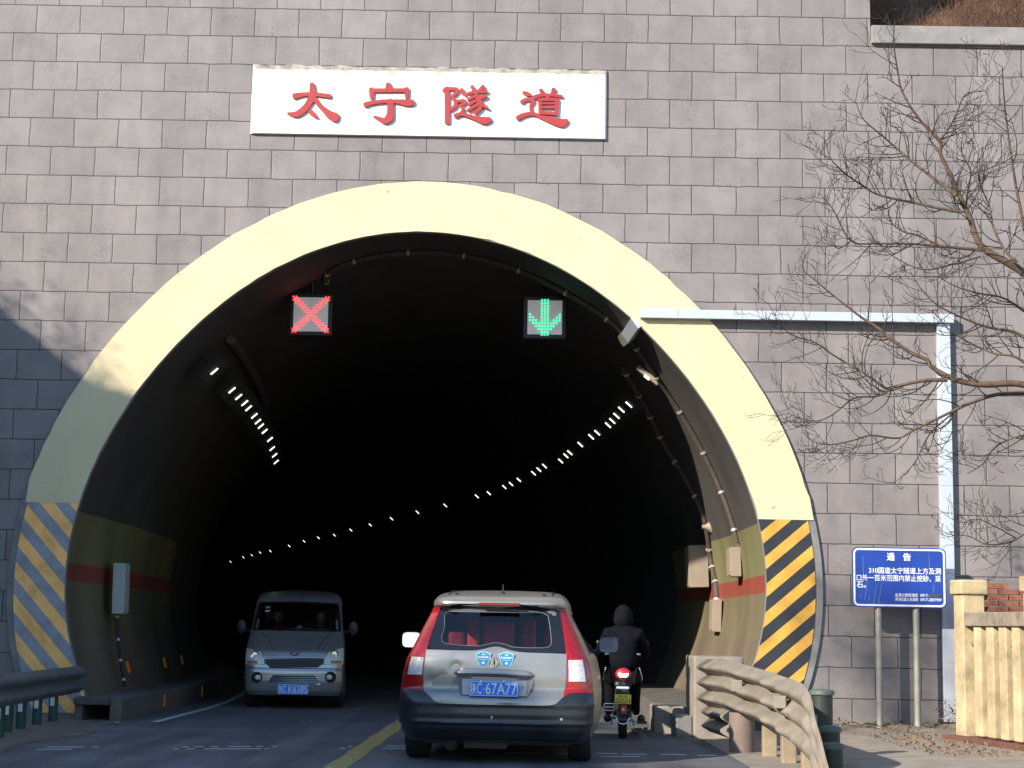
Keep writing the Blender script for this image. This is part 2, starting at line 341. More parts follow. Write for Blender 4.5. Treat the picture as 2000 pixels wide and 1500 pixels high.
M['hill'] = mat('hill_soil', (.12, .07, .04), .95, var=.5, scale=1.2, bump=.8, bscale=9)
def lining():
    m = bpy.data.materials.new('tunnel_lining'); m.use_nodes = True
    n = m.node_tree.nodes; l = m.node_tree.links; b = n['Principled BSDF']; b.inputs['Roughness'].default_value = .8
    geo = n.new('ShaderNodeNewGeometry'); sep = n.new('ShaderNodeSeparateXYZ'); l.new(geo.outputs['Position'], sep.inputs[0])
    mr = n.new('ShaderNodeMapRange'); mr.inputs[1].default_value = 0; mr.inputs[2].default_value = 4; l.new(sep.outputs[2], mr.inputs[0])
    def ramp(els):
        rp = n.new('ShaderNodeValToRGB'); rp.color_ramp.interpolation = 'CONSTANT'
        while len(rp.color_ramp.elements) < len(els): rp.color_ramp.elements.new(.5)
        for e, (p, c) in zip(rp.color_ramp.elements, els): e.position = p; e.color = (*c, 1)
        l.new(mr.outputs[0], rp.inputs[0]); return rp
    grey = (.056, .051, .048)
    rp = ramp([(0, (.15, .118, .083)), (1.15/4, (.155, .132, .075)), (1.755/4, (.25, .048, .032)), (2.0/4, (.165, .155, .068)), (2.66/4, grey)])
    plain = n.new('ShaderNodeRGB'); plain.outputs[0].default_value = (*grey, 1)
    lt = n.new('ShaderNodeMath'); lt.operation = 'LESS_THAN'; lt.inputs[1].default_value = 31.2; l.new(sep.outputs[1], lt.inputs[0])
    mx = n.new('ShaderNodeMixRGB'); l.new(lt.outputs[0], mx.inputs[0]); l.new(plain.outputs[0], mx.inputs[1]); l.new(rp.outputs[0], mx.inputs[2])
    mp = n.new('ShaderNodeMapping'); mp.inputs['Scale'].default_value = (1.6, .9, .22); l.new(geo.outputs['Position'], mp.inputs[0])
    nz = n.new('ShaderNodeTexNoise'); nz.inputs['Scale'].default_value = 1.2; nz.inputs['Detail'].default_value = 7; l.new(mp.outputs[0], nz.inputs['Vector'])
    r2 = n.new('ShaderNodeValToRGB'); r2.color_ramp.elements[0].position = .3; r2.color_ramp.elements[0].color = (.66, .65, .63, 1); r2.color_ramp.elements[1].position = .66; r2.color_ramp.elements[1].color = (1.1, 1.1, 1.1, 1); l.new(nz.outputs['Fac'], r2.inputs[0])
    m2 = n.new('ShaderNodeMixRGB'); m2.blend_type = 'MULTIPLY'; m2.inputs[0].default_value = 1; l.new(mx.outputs[0], m2.inputs[1]); l.new(r2.outputs[0], m2.inputs[2]); l.new(m2.outputs[0], b.inputs['Base Color'])
    bp = n.new('ShaderNodeBump'); bp.inputs['Strength'].default_value = .18; bp.inputs['Distance'].default_value = .02; l.new(nz.outputs['Fac'], bp.inputs['Height']); l.new(bp.outputs[0], b.inputs['Normal'])
    return m
M['lining'] = lining()
def stripes(name, slope, period, z0, dark, yellow, duty=.5):
    m = bpy.data.materials.new(name); m.use_nodes = True
    n = m.node_tree.nodes; l = m.node_tree.links; b = n['Principled BSDF']; b.inputs['Roughness'].default_value = .42
    geo = n.new('ShaderNodeNewGeometry'); sep = n.new('ShaderNodeSeparateXYZ'); l.new(geo.outputs['Position'], sep.inputs[0])
    a = n.new('ShaderNodeMath'); a.operation = 'MULTIPLY_ADD'; a.inputs[1].default_value = slope; l.new(sep.outputs[0], a.inputs[0]); l.new(sep.outputs[2], a.inputs[2])
    d = n.new('ShaderNodeMath'); d.operation = 'MULTIPLY_ADD'; d.inputs[1].default_value = 1/period; d.inputs[2].default_value = 50 - z0/period; l.new(a.outputs[0], d.inputs[0])
    f = n.new('ShaderNodeMath'); f.operation = 'FRACT'; l.new(d.outputs[0], f.inputs[0])
    g = n.new('ShaderNodeMath'); g.operation = 'LESS_THAN'; g.inputs[1].default_value = duty; l.new(f.outputs[0], g.inputs[0])
    nz = n.new('ShaderNodeTexNoise'); nz.inputs['Scale'].default_value = 5; nz.inputs['Detail'].default_value = 7; l.new(geo.outputs['Position'], nz.inputs['Vector'])
    rp = n.new('ShaderNodeValToRGB'); rp.color_ramp.elements[0].color = (.78, .76, .74, 1); rp.color_ramp.elements[1].color = (1.1, 1.1, 1.1, 1); rp.color_ramp.elements[0].position = .3; rp.color_ramp.elements[1].position = .6; l.new(nz.outputs['Fac'], rp.inputs[0])
    mx = n.new('ShaderNodeMixRGB'); l.new(g.outputs[0], mx.inputs[0]); mx.inputs[1].default_value = (*dark, 1); mx.inputs[2].default_value = (*yellow, 1)
    m2 = n.new('ShaderNodeMixRGB'); m2.blend_type = 'MULTIPLY'; m2.inputs[0].default_value = 1; l.new(mx.outputs[0], m2.inputs[1]); l.new(rp.outputs[0], m2.inputs[2]); l.new(m2.outputs[0], b.inputs['Base Color'])
    return m

# ---------------------------------------------------------------- ground, road, hills
g = MB().grid([[(x, y, -.03) for x in (-400, -60, -13, 0, 13, 60, 400)] for y in (-400, -60, 0, 20, 60, 400)]).build('ground', M['dirt']); tag(g, kind='structure')
PY = [-60, -20, 0, 10, 16, 20, 22, 24, 26, 28, 30, 32, 34, 37, 41, 45, 50, 55, 60, 70, 83, 98, 124]
tag(MB().grid([[(shift(y)+x, y, 0) for x in (-5.2, -3, -1.3, 1, 2.2)] for y in PY]).build('road', M['asphalt']), kind='structure')
tag(MB().grid([[(-7.6, y, -.005), (-6, y, .006), (-4.85 + .12*math.sin(y*1.7), y, .004)] for y in [i*.5 for i in range(-40, 46)]]).build('shoulder', M['dirt']), kind='structure')
tag(MB().grid([[(shift(y)+x + .012*math.sin(y*3.1), y, .004) for x in (-1.66+.012*(y-15.4), -1.45+.012*(y-15.4))] for y in [i*.5 for i in range(-20, 60)]] ).build('centre_line', M['yellowpaint']), kind='structure')
tag(MB().grid([[(shift(y)+x, y, .004) for x in (-4.56, -4.45)] for y in [21.9 + i*.5 for i in range(60)]]).build('edge_line', M['whitepaint']), kind='structure')
mk = MB()
for yy, segs in ((1459, ((230, 412), (452, 480), (890, 920), (950, 995), (1030, 1065), (1115, 1225), (1250, 1285), (1330, 1355), (1700, 1720), (1890, 1990))),
                 (1463.5, ((175, 355), (850, 875), (910, 950), (995, 1275), (1290, 1310), (1660, 1685), (1870, 1990)))):
    for a, b in segs:
        p, q = gnd(a/2.5, yy - .0012*(a-800), 0), gnd(b/2.5, yy - .0012*(b-800), 0)
        mk.add([(p.x, p.y-.06, .004), (q.x, q.y-.06, .004), (q.x, q.y+.06, .004), (p.x, p.y+.06, .004)], [(0, 1, 2, 3)])
for a, b, yy in ((880, 960, 1470), (985, 1060, 1471), (1090, 1125, 1473), (1165, 1205, 1472), (1215, 1262, 1473.5), (1172, 1250, 1478), (1290, 1340, 1474), (1362, 1400, 1476)):
    p, q = gnd(a, yy), gnd(b, yy + .001*(b-a))
    mk.add([(p.x, p.y-.06, .004), (q.x, q.y-.06, .004), (q.x, q.y+.06, .004), (p.x, p.y+.06, .004)], [(0, 1, 2, 3)])
tag(mk.build('rumble_marking', M['whitepaint']), kind='structure')
# concrete apron right of the road
tag(MB().grid([[(x, y, z) for x, z in ((2.2, .004), (3.0, .01), (4.2, .03), (5.0, .05), (9, .06))] for y in (10, 14, 17, 19, 20.5, 21.5, 22.6)]).build('pavement', M['concrete']), kind='structure')
# walkways inside the tunnel
def walk(xa, xb, y0, h, name, gap=None):
    ys = [y for y in [y0] + [v for v in PY if v > y0]]
    mb = MB()
    rows = [[(shift(y)+xa, y, -.02), (shift(y)+xa, y, h), (shift(y)+xb, y, h), (shift(y)+xb, y, -.02)] for y in ys]
    mb.grid(rows); mb.add(rows[0], [(0, 1, 2, 3)])
    return tag(mb.build(name, M['darkconc'], bevel=.015), kind='structure')
walk(-5.95, -4.95, 23.905, .288, 'walkway')
walk(1.85, 3.4, 22.2, .30, 'walkway')
# hollow drain head of the left walkway
p0 = MB(); p0.box(-5.56, -5.092, 21.98, 23.9, .195, .29).box(-5.09, -4.94, 21.95, 23.9, -.02, .293).box(-5.55, -5.45, 22.02, 23.9, -.02, .193).box(-5.448, -5.094, 23.6, 23.9, -.02, .193)
tag(p0.build('drain_head', M['darkconc'], bevel=.02), 'grimy concrete drain head with square black opening at the left walkway end', 'drain')
# left hillside (its crest throws the shade on road and lower left wall)
rows = []
for i in range(90):
    y = -30 + i*.62
    cr = 10.05 + .25*math.sin(y*.9) + .22*math.sin(y*2.3+1) + .12*math.sin(y*5.1) + (0.04*(3-y) if y < 3 else 0) - (.06*max(0, y-17))
    rows.append([(-9.5, y, -.1), (-10.4, y, 2.5+.2*math.sin(y)), (-11.6, y, 5.6+.3*math.sin(y*1.3)), (-13.0, y, 8.6+.2*math.sin(y*2)), (-14, y, cr), (-17, y, cr-.3), (-60, y, 4), (-140, y, -.1)])
tag(MB().grid(rows).build('hillside', M['hill'], smooth=60), kind='structure')
# slope above the right wing wall
rows = [[(x, 22.95 + j*.5, 9.35 + j*.42 + .12*math.sin(x*2.1+j)) for x in [4.74+i*.6 for i in range(22)]] for j in range(24)]
tag(MB().grid(rows).build('slope', M['hill'], smooth=60), kind='structure')
br = MB()
for k in range(8000):
    x = 4.76 + rnd.random()*4.2; t = rnd.random()**1.3; y = 22.93 + t*2.6; z = 9.3 + (y-22.95)*.84
    h = .10 + .32*rnd.random(); a = rnd.gauss(0, .75); b2 = rnd.gauss(-.1, .5); wd = .003 + .006*rnd.random()
    tip = (x + h*math.sin(a), y + h*math.sin(b2)*.6, z + h*(.35+.65*math.cos(a)))
    mid = ((x+tip[0])/2 + rnd.gauss(0, .03), (y+tip[1])/2, (z+tip[2])/2 + .04)
    br.add([(x-wd, y, z), (x+wd, y, z), (mid[0]+wd, mid[1], mid[2]), (mid[0]-wd, mid[1], mid[2]), tip], [(0, 1, 2, 3), (3, 2, 4)])
tag(br.build('dry_brush', M['brush'], fix=False), kind='stuff')

# ---------------------------------------------------------------- tunnel portal
TP = thing('tunnel_portal', 'grey tiled tunnel portal with cream arch band, striped jambs and dark bore', 'tunnel', (CX, YW, 0))
def facade(x0, x1, z0, z1):
    mb = MB(); inn = [arch(RO, t, -.03) for t in THS]
    out = []
    for t in THS:
        c, s = math.cos(t), math.sin(t)
        k = min([v for v in ((x1-CX)/c if c > 1e-6 else 1e9, (x0-CX)/c if c < -1e-6 else 1e9, (z1-CZ)/s if s > 1e-6 else 1e9, (z0-CZ)/s if s < -1e-6 else 1e9) if v > 0])
        out.append((CX+c*k, CZ+s*k))
    mb.grid([[(x, YW, z) for x, z in out], [(x, YW, z) for x, z in inn]])
    # corners
    for cx, cz in ((x0, z1), (x1, z1), (x0, z0), (x1, z0)):
        best = None
        for i in range(len(out)-1):
            a, b = out[i], out[i+1]
            if (abs(a[0]-cx) < 1e-4 and abs(b[1]-cz) < 1e-4) or (abs(a[1]-cz) < 1e-4 and abs(b[0]-cx) < 1e-4): best = (a, b)
        if best: mb.add([(best[0][0], YW, best[0][1]), (cx, YW, cz), (best[1][0], YW, best[1][1])], [(0, 1, 2)])
    return mb
fa = facade(-13.5, 4.73, -.35, 13.5)
fa.add([(4.73, YW, 9.3), (4.73, YW, 13.5), (4.73, YW+.7, 13.5), (4.73, YW+.7, 9.3)], [(0, 1, 2, 3)])
fa.add([(4.73, YW, -.35), (13, YW, -.35), (13, YW, 9.3), (4.73, YW, 9.3)], [(0, 1, 2, 3)])
fa.build('facade', M['tile'], TP)
cp = MB().box(4.735, 13, YW-.075, YW+.34, 9.245, 9.50)
cp.build('coping', mat('coping_concrete', (.25, .235, .23), .85, var=.25, scale=4, bump=.3), TP, bevel=.012)
# arch band
def band(cfa, offa, cfb, offb, ths, y0, y1, cut=None):
    ri, ro = [], []
    for t in ths:
        a, b = arch(cfa, t, offa), arch(cfb, t, offb); ri.append(a); ro.append(b)
    mb = MB()
    f = lambda p, y: (p[0], y, p[1])
    mb.grid([[f(p, y1) for p in ro], [f(p, y0) for p in ro], [f(p, y0) for p in ri], [f(p, y1) for p in ri]])
    for i in (0, -1): mb.add([f(ro[i], y1), f(ro[i], y0), f(ri[i], y0), f(ri[i], y1)], [(0, 1, 2, 3)])
    return mb
band(RI, -.0, RO, .0, THS, YW-.045, YW+.03).build('arch_collar', M['ringgray'], TP, smooth=30)
def thz(z, left, cf=RI):
    lo, hi = (R(90), R(204)) if left else (R(-24), R(90))
    for _ in range(40):
        mid = (lo+hi)/2; zz = arch(cf, mid)[1]
        if left: lo, hi = (mid, hi) if zz > z else (lo, mid)
        else: lo, hi = (lo, mid) if zz > z else (mid, hi)
    return (lo+hi)/2
def clip_band(zlo, zhi, left, oi, oo, n=26):
    ps = []
    for i in range(n+1):
        z = lerp(zlo, zhi, i/n)
        a = arch(RI, thz(z, left), oi); b = arch(RO, thz(z, left, RO), oo)
        ps.append(((a[0], z), (b[0], z)))
    return ps
zl, zr = 2.775, 2.72
tl, tr = thz(zl, True), thz(zr, False)
t1 = [tr + (tl-tr)*i/90 for i in range(91)]
jt = [rnd.gauss(0, .004) for _ in range(91)]
mb = MB(); ri = [arch(RI, t, .006+abs(j)) for t, j in zip(t1, jt)]; ro = [arch(RO, t, -.012+j) for t, j in zip(t1, jt)]
for lst, z in ((ri, (zr, zl)), (ro, (zr, zl))):
    pass
ro[0] = (arch(RO, thz(zr, False, RO), -.02)[0], zr); ro[-1] = (arch(RO, thz(zl, True, RO), -.06)[0], zl)
ro = [p for p in ro]
f = lambda p, y: (p[0], y, p[1])
for i in range(1, 90):
    if ro[i][1] < zr and ro[i][0] > 0: ro[i] = (ro[i][0], zr)
    if ro[i][1] < zl and ro[i][0] < -3: ro[i] = (ro[i][0], zl)
mb.grid([[f(p, YW-.048) for p in ro], [f(p, YW-.062) for p in ro], [f(p, YW-.062) for p in ri], [f(p, YW-.03) for p in ri]])
mb.build('arch_band', M['cream'], TP, smooth=30)
qa, qb = at(28.6, 1162, YW-.058), at(1487, 1093, YW-.058)  # left panel's yellow and dark are both lighter than the right's
for left, zlo, zhi, m, lab, oo in ((True, .06, zl, stripes('pale_stripes', 1.12, .43, qa.z+1.12*qa.x-.215, (.28, .29, .33), (.98, .52, .17), .5), 'pale left hazard panel', -.09),
                              (False, .30, zr, stripes('vivid_stripes', -.85, .364, qb.z-.85*qb.x-.175, (.024, .027, .036), (.60, .33, .055), .48), 'bright right hazard panel', -.10)):
    ps = clip_band(zlo, zhi, left, .008, oo)
    mb = MB(); y0, y1 = YW-.058, YW-.044
    mb.grid([[(a[0], y0, a[1]) for a, b in ps], [(b[0], y0, b[1]) for a, b in ps], [(b[0], y1, b[1]) for a, b in ps]])
    mb.grid([[(a[0], y0, a[1]) for a, b in ps], [(a[0], y1, a[1]) for a, b in ps]])
    o = mb.build('hazard_panel', m, TP); o['label'] = lab
# lining swept along the curving bore
ys = [YW+.02, 23.5, 24.5, 26, 27, 28, 29, 30, 31, 32, 33, 34, 35, 36, 37, 38, 39, 40, 41, 43, 45, 47.5, 50, 53, 56, 60, 65, 70, 76, 83, 90, 98, 110, 124]
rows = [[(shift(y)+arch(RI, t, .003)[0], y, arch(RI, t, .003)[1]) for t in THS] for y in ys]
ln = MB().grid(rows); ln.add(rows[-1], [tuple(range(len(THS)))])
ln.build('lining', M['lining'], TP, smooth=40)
def linp(y, th, off=0):
    p = arch(RI, th, -off); return Vector((shift(y)+p[0], y, p[1]))

# ---------------------------------------------------------------- name sign over the arch
S0 = Vector((-1.295, YW, 8.33))
NS = thing('name_sign', 'long white name sign with four red characters above the arch', 'sign', S0)
L, Rr_, B, T = -3.71, 1.125, 7.835, 8.815
yf = YW-.05
out = [(L, B), (Rr_, B), (Rr_, T), (L, T)]; inn = [(L+.045, B+.006), (Rr_-.022, B+.006), (Rr_-.022, T-.07), (L+.05, T-.07)]
PQ = lambda p, y: (p[0], y, p[1])
mb = MB(); 
for k in (0, 1, 3):
    a, b = k, (k+1) % 4
    mb.add([PQ(out[a], YW-.002), PQ(out[b], YW-.002), PQ(out[b], YW-.022), PQ(out[a], YW-.022)], [(0, 1, 2, 3)])
    mb.add([PQ(out[a], YW-.022), PQ(out[b], YW-.022), PQ(inn[b], yf), PQ(inn[a], yf)], [(0, 1, 2, 3)])
mb.add([PQ(p, yf) for p in inn], [(0, 1, 2, 3)])
mb.build('panel', M['signpanel'], NS)
nn = 60; r1, r2, r3 = [], [], []
for k in range(nn+1):                                # crumbling dirty upper edge
    u = k/nn; j = rnd.gauss(0, .008)
    r1.append((lerp(out[3][0], out[2][0], u), YW-.002, T+j)); r2.append((lerp(out[3][0], out[2][0], u), YW-.022, T+j-.004+rnd.gauss(0, .004))); r3.append((lerp(inn[3][0], inn[2][0], u), yf, T-.07+(rnd.gauss(0, .004) if 0 < k < nn else 0)))
MB().grid([r1, r2, r3]).build('weathered_edge', M['stain'], NS)
C1 = {'a': [[(235, 315, 75), (330, 295, 55), (450, 288, 48), (600, 303, 52), (690, 314, 56)],
            [(460, 160, 58), (467, 240, 76), (455, 330, 86), (410, 420, 80), (340, 500, 82), (250, 553, 74), (150, 540, 30)],
            [(480, 330, 60), (560, 435, 56), (640, 510, 76), (705, 565, 108), (765, 592, 120)],
            [(437, 510, 50), (470, 545, 62), (520, 592, 30)]],
      'b': [[(1455, 165, 66), (1462, 230, 100)], [(1235, 225, 62), (1237, 290, 62), (1240, 340, 46)], [(1235, 240, 52), (1460, 240, 50), (1690, 238, 52)],
            [(1692, 225, 66), (1695, 280, 52), (1694, 332, 40)], [(1155, 428, 62), (1230, 405, 52), (1400, 384, 48), (1550, 384, 52), (1690, 402, 84), (1765, 398, 78)],
            [(1480, 385, 84), (1482, 520, 84), (1465, 600, 104), (1405, 638, 76), (1330, 608, 50), (1275, 585, 30)]],
      'c': [[(215, 215, 62), (222, 420, 62), (222, 655, 66)], [(178, 240, 46), (232, 220, 46), (345, 222, 42)], [(345, 222, 46), (342, 270, 46), (290, 325, 40), (330, 385, 46), (322, 450, 50), (255, 502, 34)],
            [(410, 228, 44), (430, 268, 58), (465, 318, 20)], [(360, 385, 44), (440, 376, 44), (448, 402, 44), (405, 440, 38), (428, 490, 38), (405, 535, 44)],
            [(330, 572, 58), (400, 548, 46), (480, 568, 46), (600, 608, 64), (700, 636, 96), (770, 622, 70)],
            [(546, 192, 44), (575, 245, 44)], [(690, 190, 48), (625, 262, 40)], [(500, 282, 40), (600, 262, 40), (735, 258, 42)],
            [(605, 258, 44), (600, 310, 46), (632, 380, 62), (650, 460, 58), (588, 535, 46)], [(495, 360, 36), (590, 318, 32)], [(510, 425, 38), (610, 372, 34)], [(495, 500, 40), (635, 418, 40)],
            [(722, 318, 46), (640, 352, 40)], [(650, 385, 40), (690, 440, 42), (745, 472, 38)]],
      'd': [[(1218, 268, 40), (1262, 288, 60), (1315, 302, 26)], [(1195, 392, 54), (1240, 364, 46), (1325, 364, 44), (1335, 395, 48), (1310, 445, 38), (1322, 530, 42)],
            [(1145, 600, 64), (1220, 562, 58), (1335, 545, 48), (1450, 588, 54), (1600, 640, 88), (1715, 664, 110), (1775, 640, 66)],
            [(1442, 238, 48), (1478, 290, 50)], [(1610, 228, 56), (1588, 290, 42)], [(1360, 330, 54), (1450, 302, 42), (1600, 305, 38), (1710, 320, 40)],
            [(1528, 310, 56), (1528, 365, 56)], [(1430, 362, 48), (1435, 550, 48)], [(1648, 362, 54), (1638, 560, 44)], [(1410, 366, 34), (1655, 362, 40)], [(1435, 414, 26), (1645, 412, 26)], [(1435, 468, 26), (1645, 466, 26)], [(1440, 536, 40), (1645, 548, 42)]]}
for key, ox in (('a', 540), ('b', 540), ('c', 840), ('d', 840)):
    mb = MB()
    for k, stro in enumerate(C1[key]):
        poly = []
        for x, y in ribbon(stro):
            p = at(ox + x/6.667, 140 + y/6.667, yf-.03); poly.append((p.x, p.z))
        mb.prism(poly, yf-.030-.0012*k, yf-.001+.0003*k)
    mb.build('character', M['red'], NS)

# ---------------------------------------------------------------- lane signals
def signal(px, py, label, kind):
    Y = 24.2; c = at(px, py, Y)
    t = thing('lane_signal', label, 'traffic signal', c)
    MB().box(c.x-.31, c.x+.31, Y, Y+.16, c.z-.31, c.z+.31).build('housing', M['black'], t, bevel=.015)
    MB().box(c.x-.247, c.x+.247, Y-.012, Y+.01, c.z-.247, c.z+.247).build('screen', M['screen'], t)
    hg = MB().tube([(c.x, Y+.08, c.z+.30), (c.x, Y+.08, c.z+.62)], .035, 8).box(c.x-.14, c.x+.14, Y+.02, Y+.14, c.z+.52, c.z+.56)
    hg.build('hanger', M['black'], t)
    d = MB(); n = 13; pitch = .0425
    pts = set()
    if kind == 'x':
        for i in range(n):
            for k in (-1, 0, 1):
                for a in (i+k,):
                    if 0 <= a < n: pts.add((i, a)); pts.add((i, n-1-a))
    else:
        for j in range(n):
            for i in (5, 6, 7): pts.add((i, j))
        for k in range(1, 6):
            for q in (0, 1, 2):
                pts.add((6-k, 12-k-q+0)); pts.add((6+k, 12-k-q+0))
    for i, j in pts:
        x = c.x + (i-6)*pitch; z = c.z - (j-6)*pitch
        d.lathe([(.0125, Y-.004), (.0125, Y-.018), (.007, Y-.022)], (x, 0, z), 6, 'y')
        if len(d.v) > 18: d.f.append((len(d.v)-36, len(d.v)-35, len(d.v)-18))      # unseen link triangles added behind the screen face join the dots
    d.build('light_cross' if kind == 'x' else 'light_arrow', M['ledred' if kind == 'x' else 'ledgreen'], t)
    return t
signal(607, 614, 'square lane signal showing a lit red cross under the tunnel roof', 'x')
signal(1064, 620, 'square lane signal showing a lit green down arrow under the tunnel roof', 'a')

# ---------------------------------------------------------------- tunnel lamps
lamp_m = M['white_lamp']
hous_m = mat('lamp_housing', (.05, .048, .043), .6, .2, var=.2)
def lamp(y, x, left, label, group, z=4.76, big=False):
    t = thing('tunnel_lamp', label, 'lamp', (x, y, z), 0, group)
    sgn = 1 if left else -1
    n = Vector((sgn*.62, -.35, -.70)).normalized(); tg = Vector((sgn*.72, 0, .69)).normalized()
    tg = (tg - n*tg.dot(n)).normalized(); b = n.cross(tg)
    rot = Matrix((tg, b, n)).transposed()
    mb = MB(); vs = []
    def bx(mb, hx, hy, h0, h1):
        mb.add([Vector((x, y, z)) + rot @ Vector((sx*hx, sy*hy, h)) for h in (h0, h1) for sx, sy in ((-1, -1), (1, -1), (1, 1), (-1, 1))],
               [(3, 2, 1, 0), (4, 5, 6, 7), (0, 1, 5, 4), (1, 2, 6, 5), (2, 3, 7, 6), (3, 0, 4, 7)])
    bx(mb, .20, .11, -.10, -.004)
    wp = Vector((x, y, z)) - n*.1
    mb.tube([wp, wp - n*.28], .018, 6)
    mb.build('housing', hous_m, t)
    m2 = MB(); bx(m2, .064, .0085, -.004, .010); m2.build('tube', lamp_m, t)
    return t
LL = [(-4.3, 23.9), (-4.37, 25.85), (-4.39, 26.61), (-4.41, 27.35), (-4.45, 28.01), (-4.51, 29.04), (-4.57, 29.86), (-4.62, 30.55), (-4.67, 31.37), (-4.77, 32.76), (-4.97, 34.49), (-5.11, 35.86), (-5.28, 37.34)]
RRL = [(1.73, 26.74), (1.65, 27.38), (1.62, 28.19), (1.59, 28.9), (1.55, 29.5), (1.42, 30.69), (1.34, 31.37), (1.19, 32.72), (1.04, 34.29), (0.98, 34.92), (0.9, 36.02), (0.58, 37.22), (0.47, 38.09), (0.36, 39.0), (0.03, 40.83), (-0.16, 42.04), (-0.33, 43.0), (-0.75, 45.06), (-1.09, 46.2), (-2.09, 49.92), (-3.08, 53.06), (-4.13, 56.58), (-5.14, 60.25), (-6.15, 63.71), (-7.16, 67.54), (-8.04, 69.74), (-9.01, 72.95), (-10.23, 77.48), (-11.9, 83.26), (-12.69, 85.26), (-13.61, 88.62), (-14.51, 91.55), (-16.37, 98.71)]
for i, (x, y) in enumerate(LL):
    if i == 0: lamp(y, x, True, 'lone lit lamp nearest the mouth, ahead of the short left row', None)
    else: lamp(y, x, True, 'small lit lamp in the short steep row along the left lining', 'lamps along the left lining')
for i, (x, y) in enumerate(RRL):
    lamp(y, x, False, 'small lit lamp in the long row along the right lining', 'lamps along the right lining')
# damaged lamp with loose wires, first on the right
q = at(1266, 733, 24.55)
DL = thing('damaged_lamp', 'dangling rusty lamp with loose wires on the sunlit right lining', 'lamp', q)
rm = Matrix.Rotation(R(38), 3, 'Y')
MB().box(q.x-.20, q.x+.20, 24.48, 24.62, q.z-.045, q.z+.03, rot=rm, piv=q).build('housing', M['boxbeige'], DL, bevel=.02)
MB().box(q.x-.04, q.x+.05, 24.47, 24.55, q.z-.055, q.z-.03, rot=rm, piv=q).build('tube', lamp_m, DL)
wr = MB()
for k in range(4):
    a = Vector((q.x - .12 + .09*k, 24.57, q.z+.04)); e = q + Vector((.20+.03*k, .05, .17-.06*k))
    wr.tube(smoothpath([tuple(a), tuple((a+e)/2 + Vector((rnd.gauss(0, .05), -.03, .08))), tuple(e)], 6), .006, 5)
wr.box(q.x+.12, q.x+.26, 24.57, 24.62, q.z+.0, q.z+.17, rot=rm)
wr.build('wires', M['clip'], DL)

# ---------------------------------------------------------------- conduits, boxes, trunking on the lining
def conduit(name, label, tys, r=.035, clips=True, m=None, off=.03):
    pts = [linp(y, t, off) for t, y in smoothpath(tys, 8)]
    t = thing(name, label, 'cable', pts[0])
    MB().tube(pts, r, 8).build('conduit', m or M['conduit'], t, smooth=40)
    if clips:
        step = max(4, len(pts)//14)
        for i in range(2, len(pts)-1, step):
            MB().tube([pts[i]-(pts[i+1]-pts[i]).normalized()*.018, pts[i]+(pts[i+1]-pts[i]).normalized()*.018], r*1.35, 8).build('clip', M['clip'], t)
    return t
def th_of(x, z): return math.atan2(z-CZ, x-CX)
conduit('cable_conduit', 'dark cable conduit following the roof and right wall down to a beige box',
        [(th_of(-2.82, 6.13), 24.5), (th_of(-2.6, 6.2), 23.75), (th_of(-1.2, 6.39), 23.65), (th_of(.31, 6.09), 23.75), (th_of(1.49, 5.42), 23.7), (th_of(2.22, 4.7), 24.5), (th_of(2.89, 3.56), 24.86), (th_of(3.15, 2.52), 24.75)])
conduit('cable_conduit', 'thin shaded conduit deeper along the right wall reaching the larger beige box',
        [(th_of(1.6, 5.3), 26.0), (th_of(2.12, 4.83), 26.9), (th_of(2.56, 4.23), 27.6), (th_of(3.04, 3.13), 27.3), (th_of(3.19, 2.4), 27.6), (th_of(3.22, 1.9), 27.3), (th_of(3.22, 1.35), 27.2)], r=.045)
conduit('cable_conduit', 'thin dark cable running down from the white cabinet to the left walkway',
        [(th_of(-5.83, 1.4), 24.76), (th_of(-5.75, .8), 24.6), (th_of(-5.56, .31), 24.4)], r=.022, m=M['black'])
def wallbox(name, label, y, th, w_, h, d, m, cat='box', door=True):
    p = linp(y, th); n = Vector((CX-p.x+shift(y), 0, (CZ-p.z)*.35)).normalized(); ty = Vector((0, 1, 0)); tz = n.cross(ty)
    tz = tz if tz.z > 0 else -tz
    t = thing(name, label, cat, p)
    def bx(a, b, c, e, f_, g_):
        return MB().add([p + ty*yy + tz*zz + n*nn for nn in (e, f_) for yy, zz in ((-a, -b), (a, -b), (a, b), (-a, b))], [(3, 2, 1, 0), (4, 5, 6, 7), (0, 1, 5, 4), (1, 2, 6, 5), (2, 3, 7, 6), (3, 0, 4, 7)])
    bx(w_/2, h/2, 0, .01, d, 0).build('body', m, t, bevel=.008)
    if door: bx(w_/2-.02, h/2-.02, 0, d, d+.012, 0).build('door', m, t, bevel=.004)
    return t
wallbox('junction_box', 'small beige box under the conduit on the right lining, nearest the portal', 25.0, th_of(3.2, 2.25), .42, .42, .16, M['boxbeige'])
wallbox('junction_box', 'tilted larger beige box standing off the right lining, farther in', 28.2, th_of(3.2, 2.3), .55, .68, .32, M['boxbeige'])
wallbox('junction_box', 'narrow tall beige box low on the right lining', 27.0, th_of(3.2, 1.5), .46, .5, .14, M['boxbeige'])
horn = at(1386, 1029, 27.2)
MBh = MB().lathe([(.11, 0), (.09, -.05), (.03, -.13), (.03, -.17)], (0, 0, 0), 16, 'x'); MBh.v = [(horn.x+.05-v[0]*0+v[0], horn.y+v[1], horn.z+v[2]) for v in MBh.v]
tag(MBh.build('loudspeaker', M['boxbeige'], smooth=40), 'small beige horn loudspeaker above the larger box on the right lining', 'loudspeaker')
cb = wallbox('control_cabinet', 'tall pale grey cabinet on the left tunnel wall across the red stripe', 24.76, th_of(-5.82, 1.71), .34, .72, .17, mat('cabinet_grey', (.42, .45, .48), .5, var=.08), 'cabinet')
cb2 = at(480, 700, 27.5)
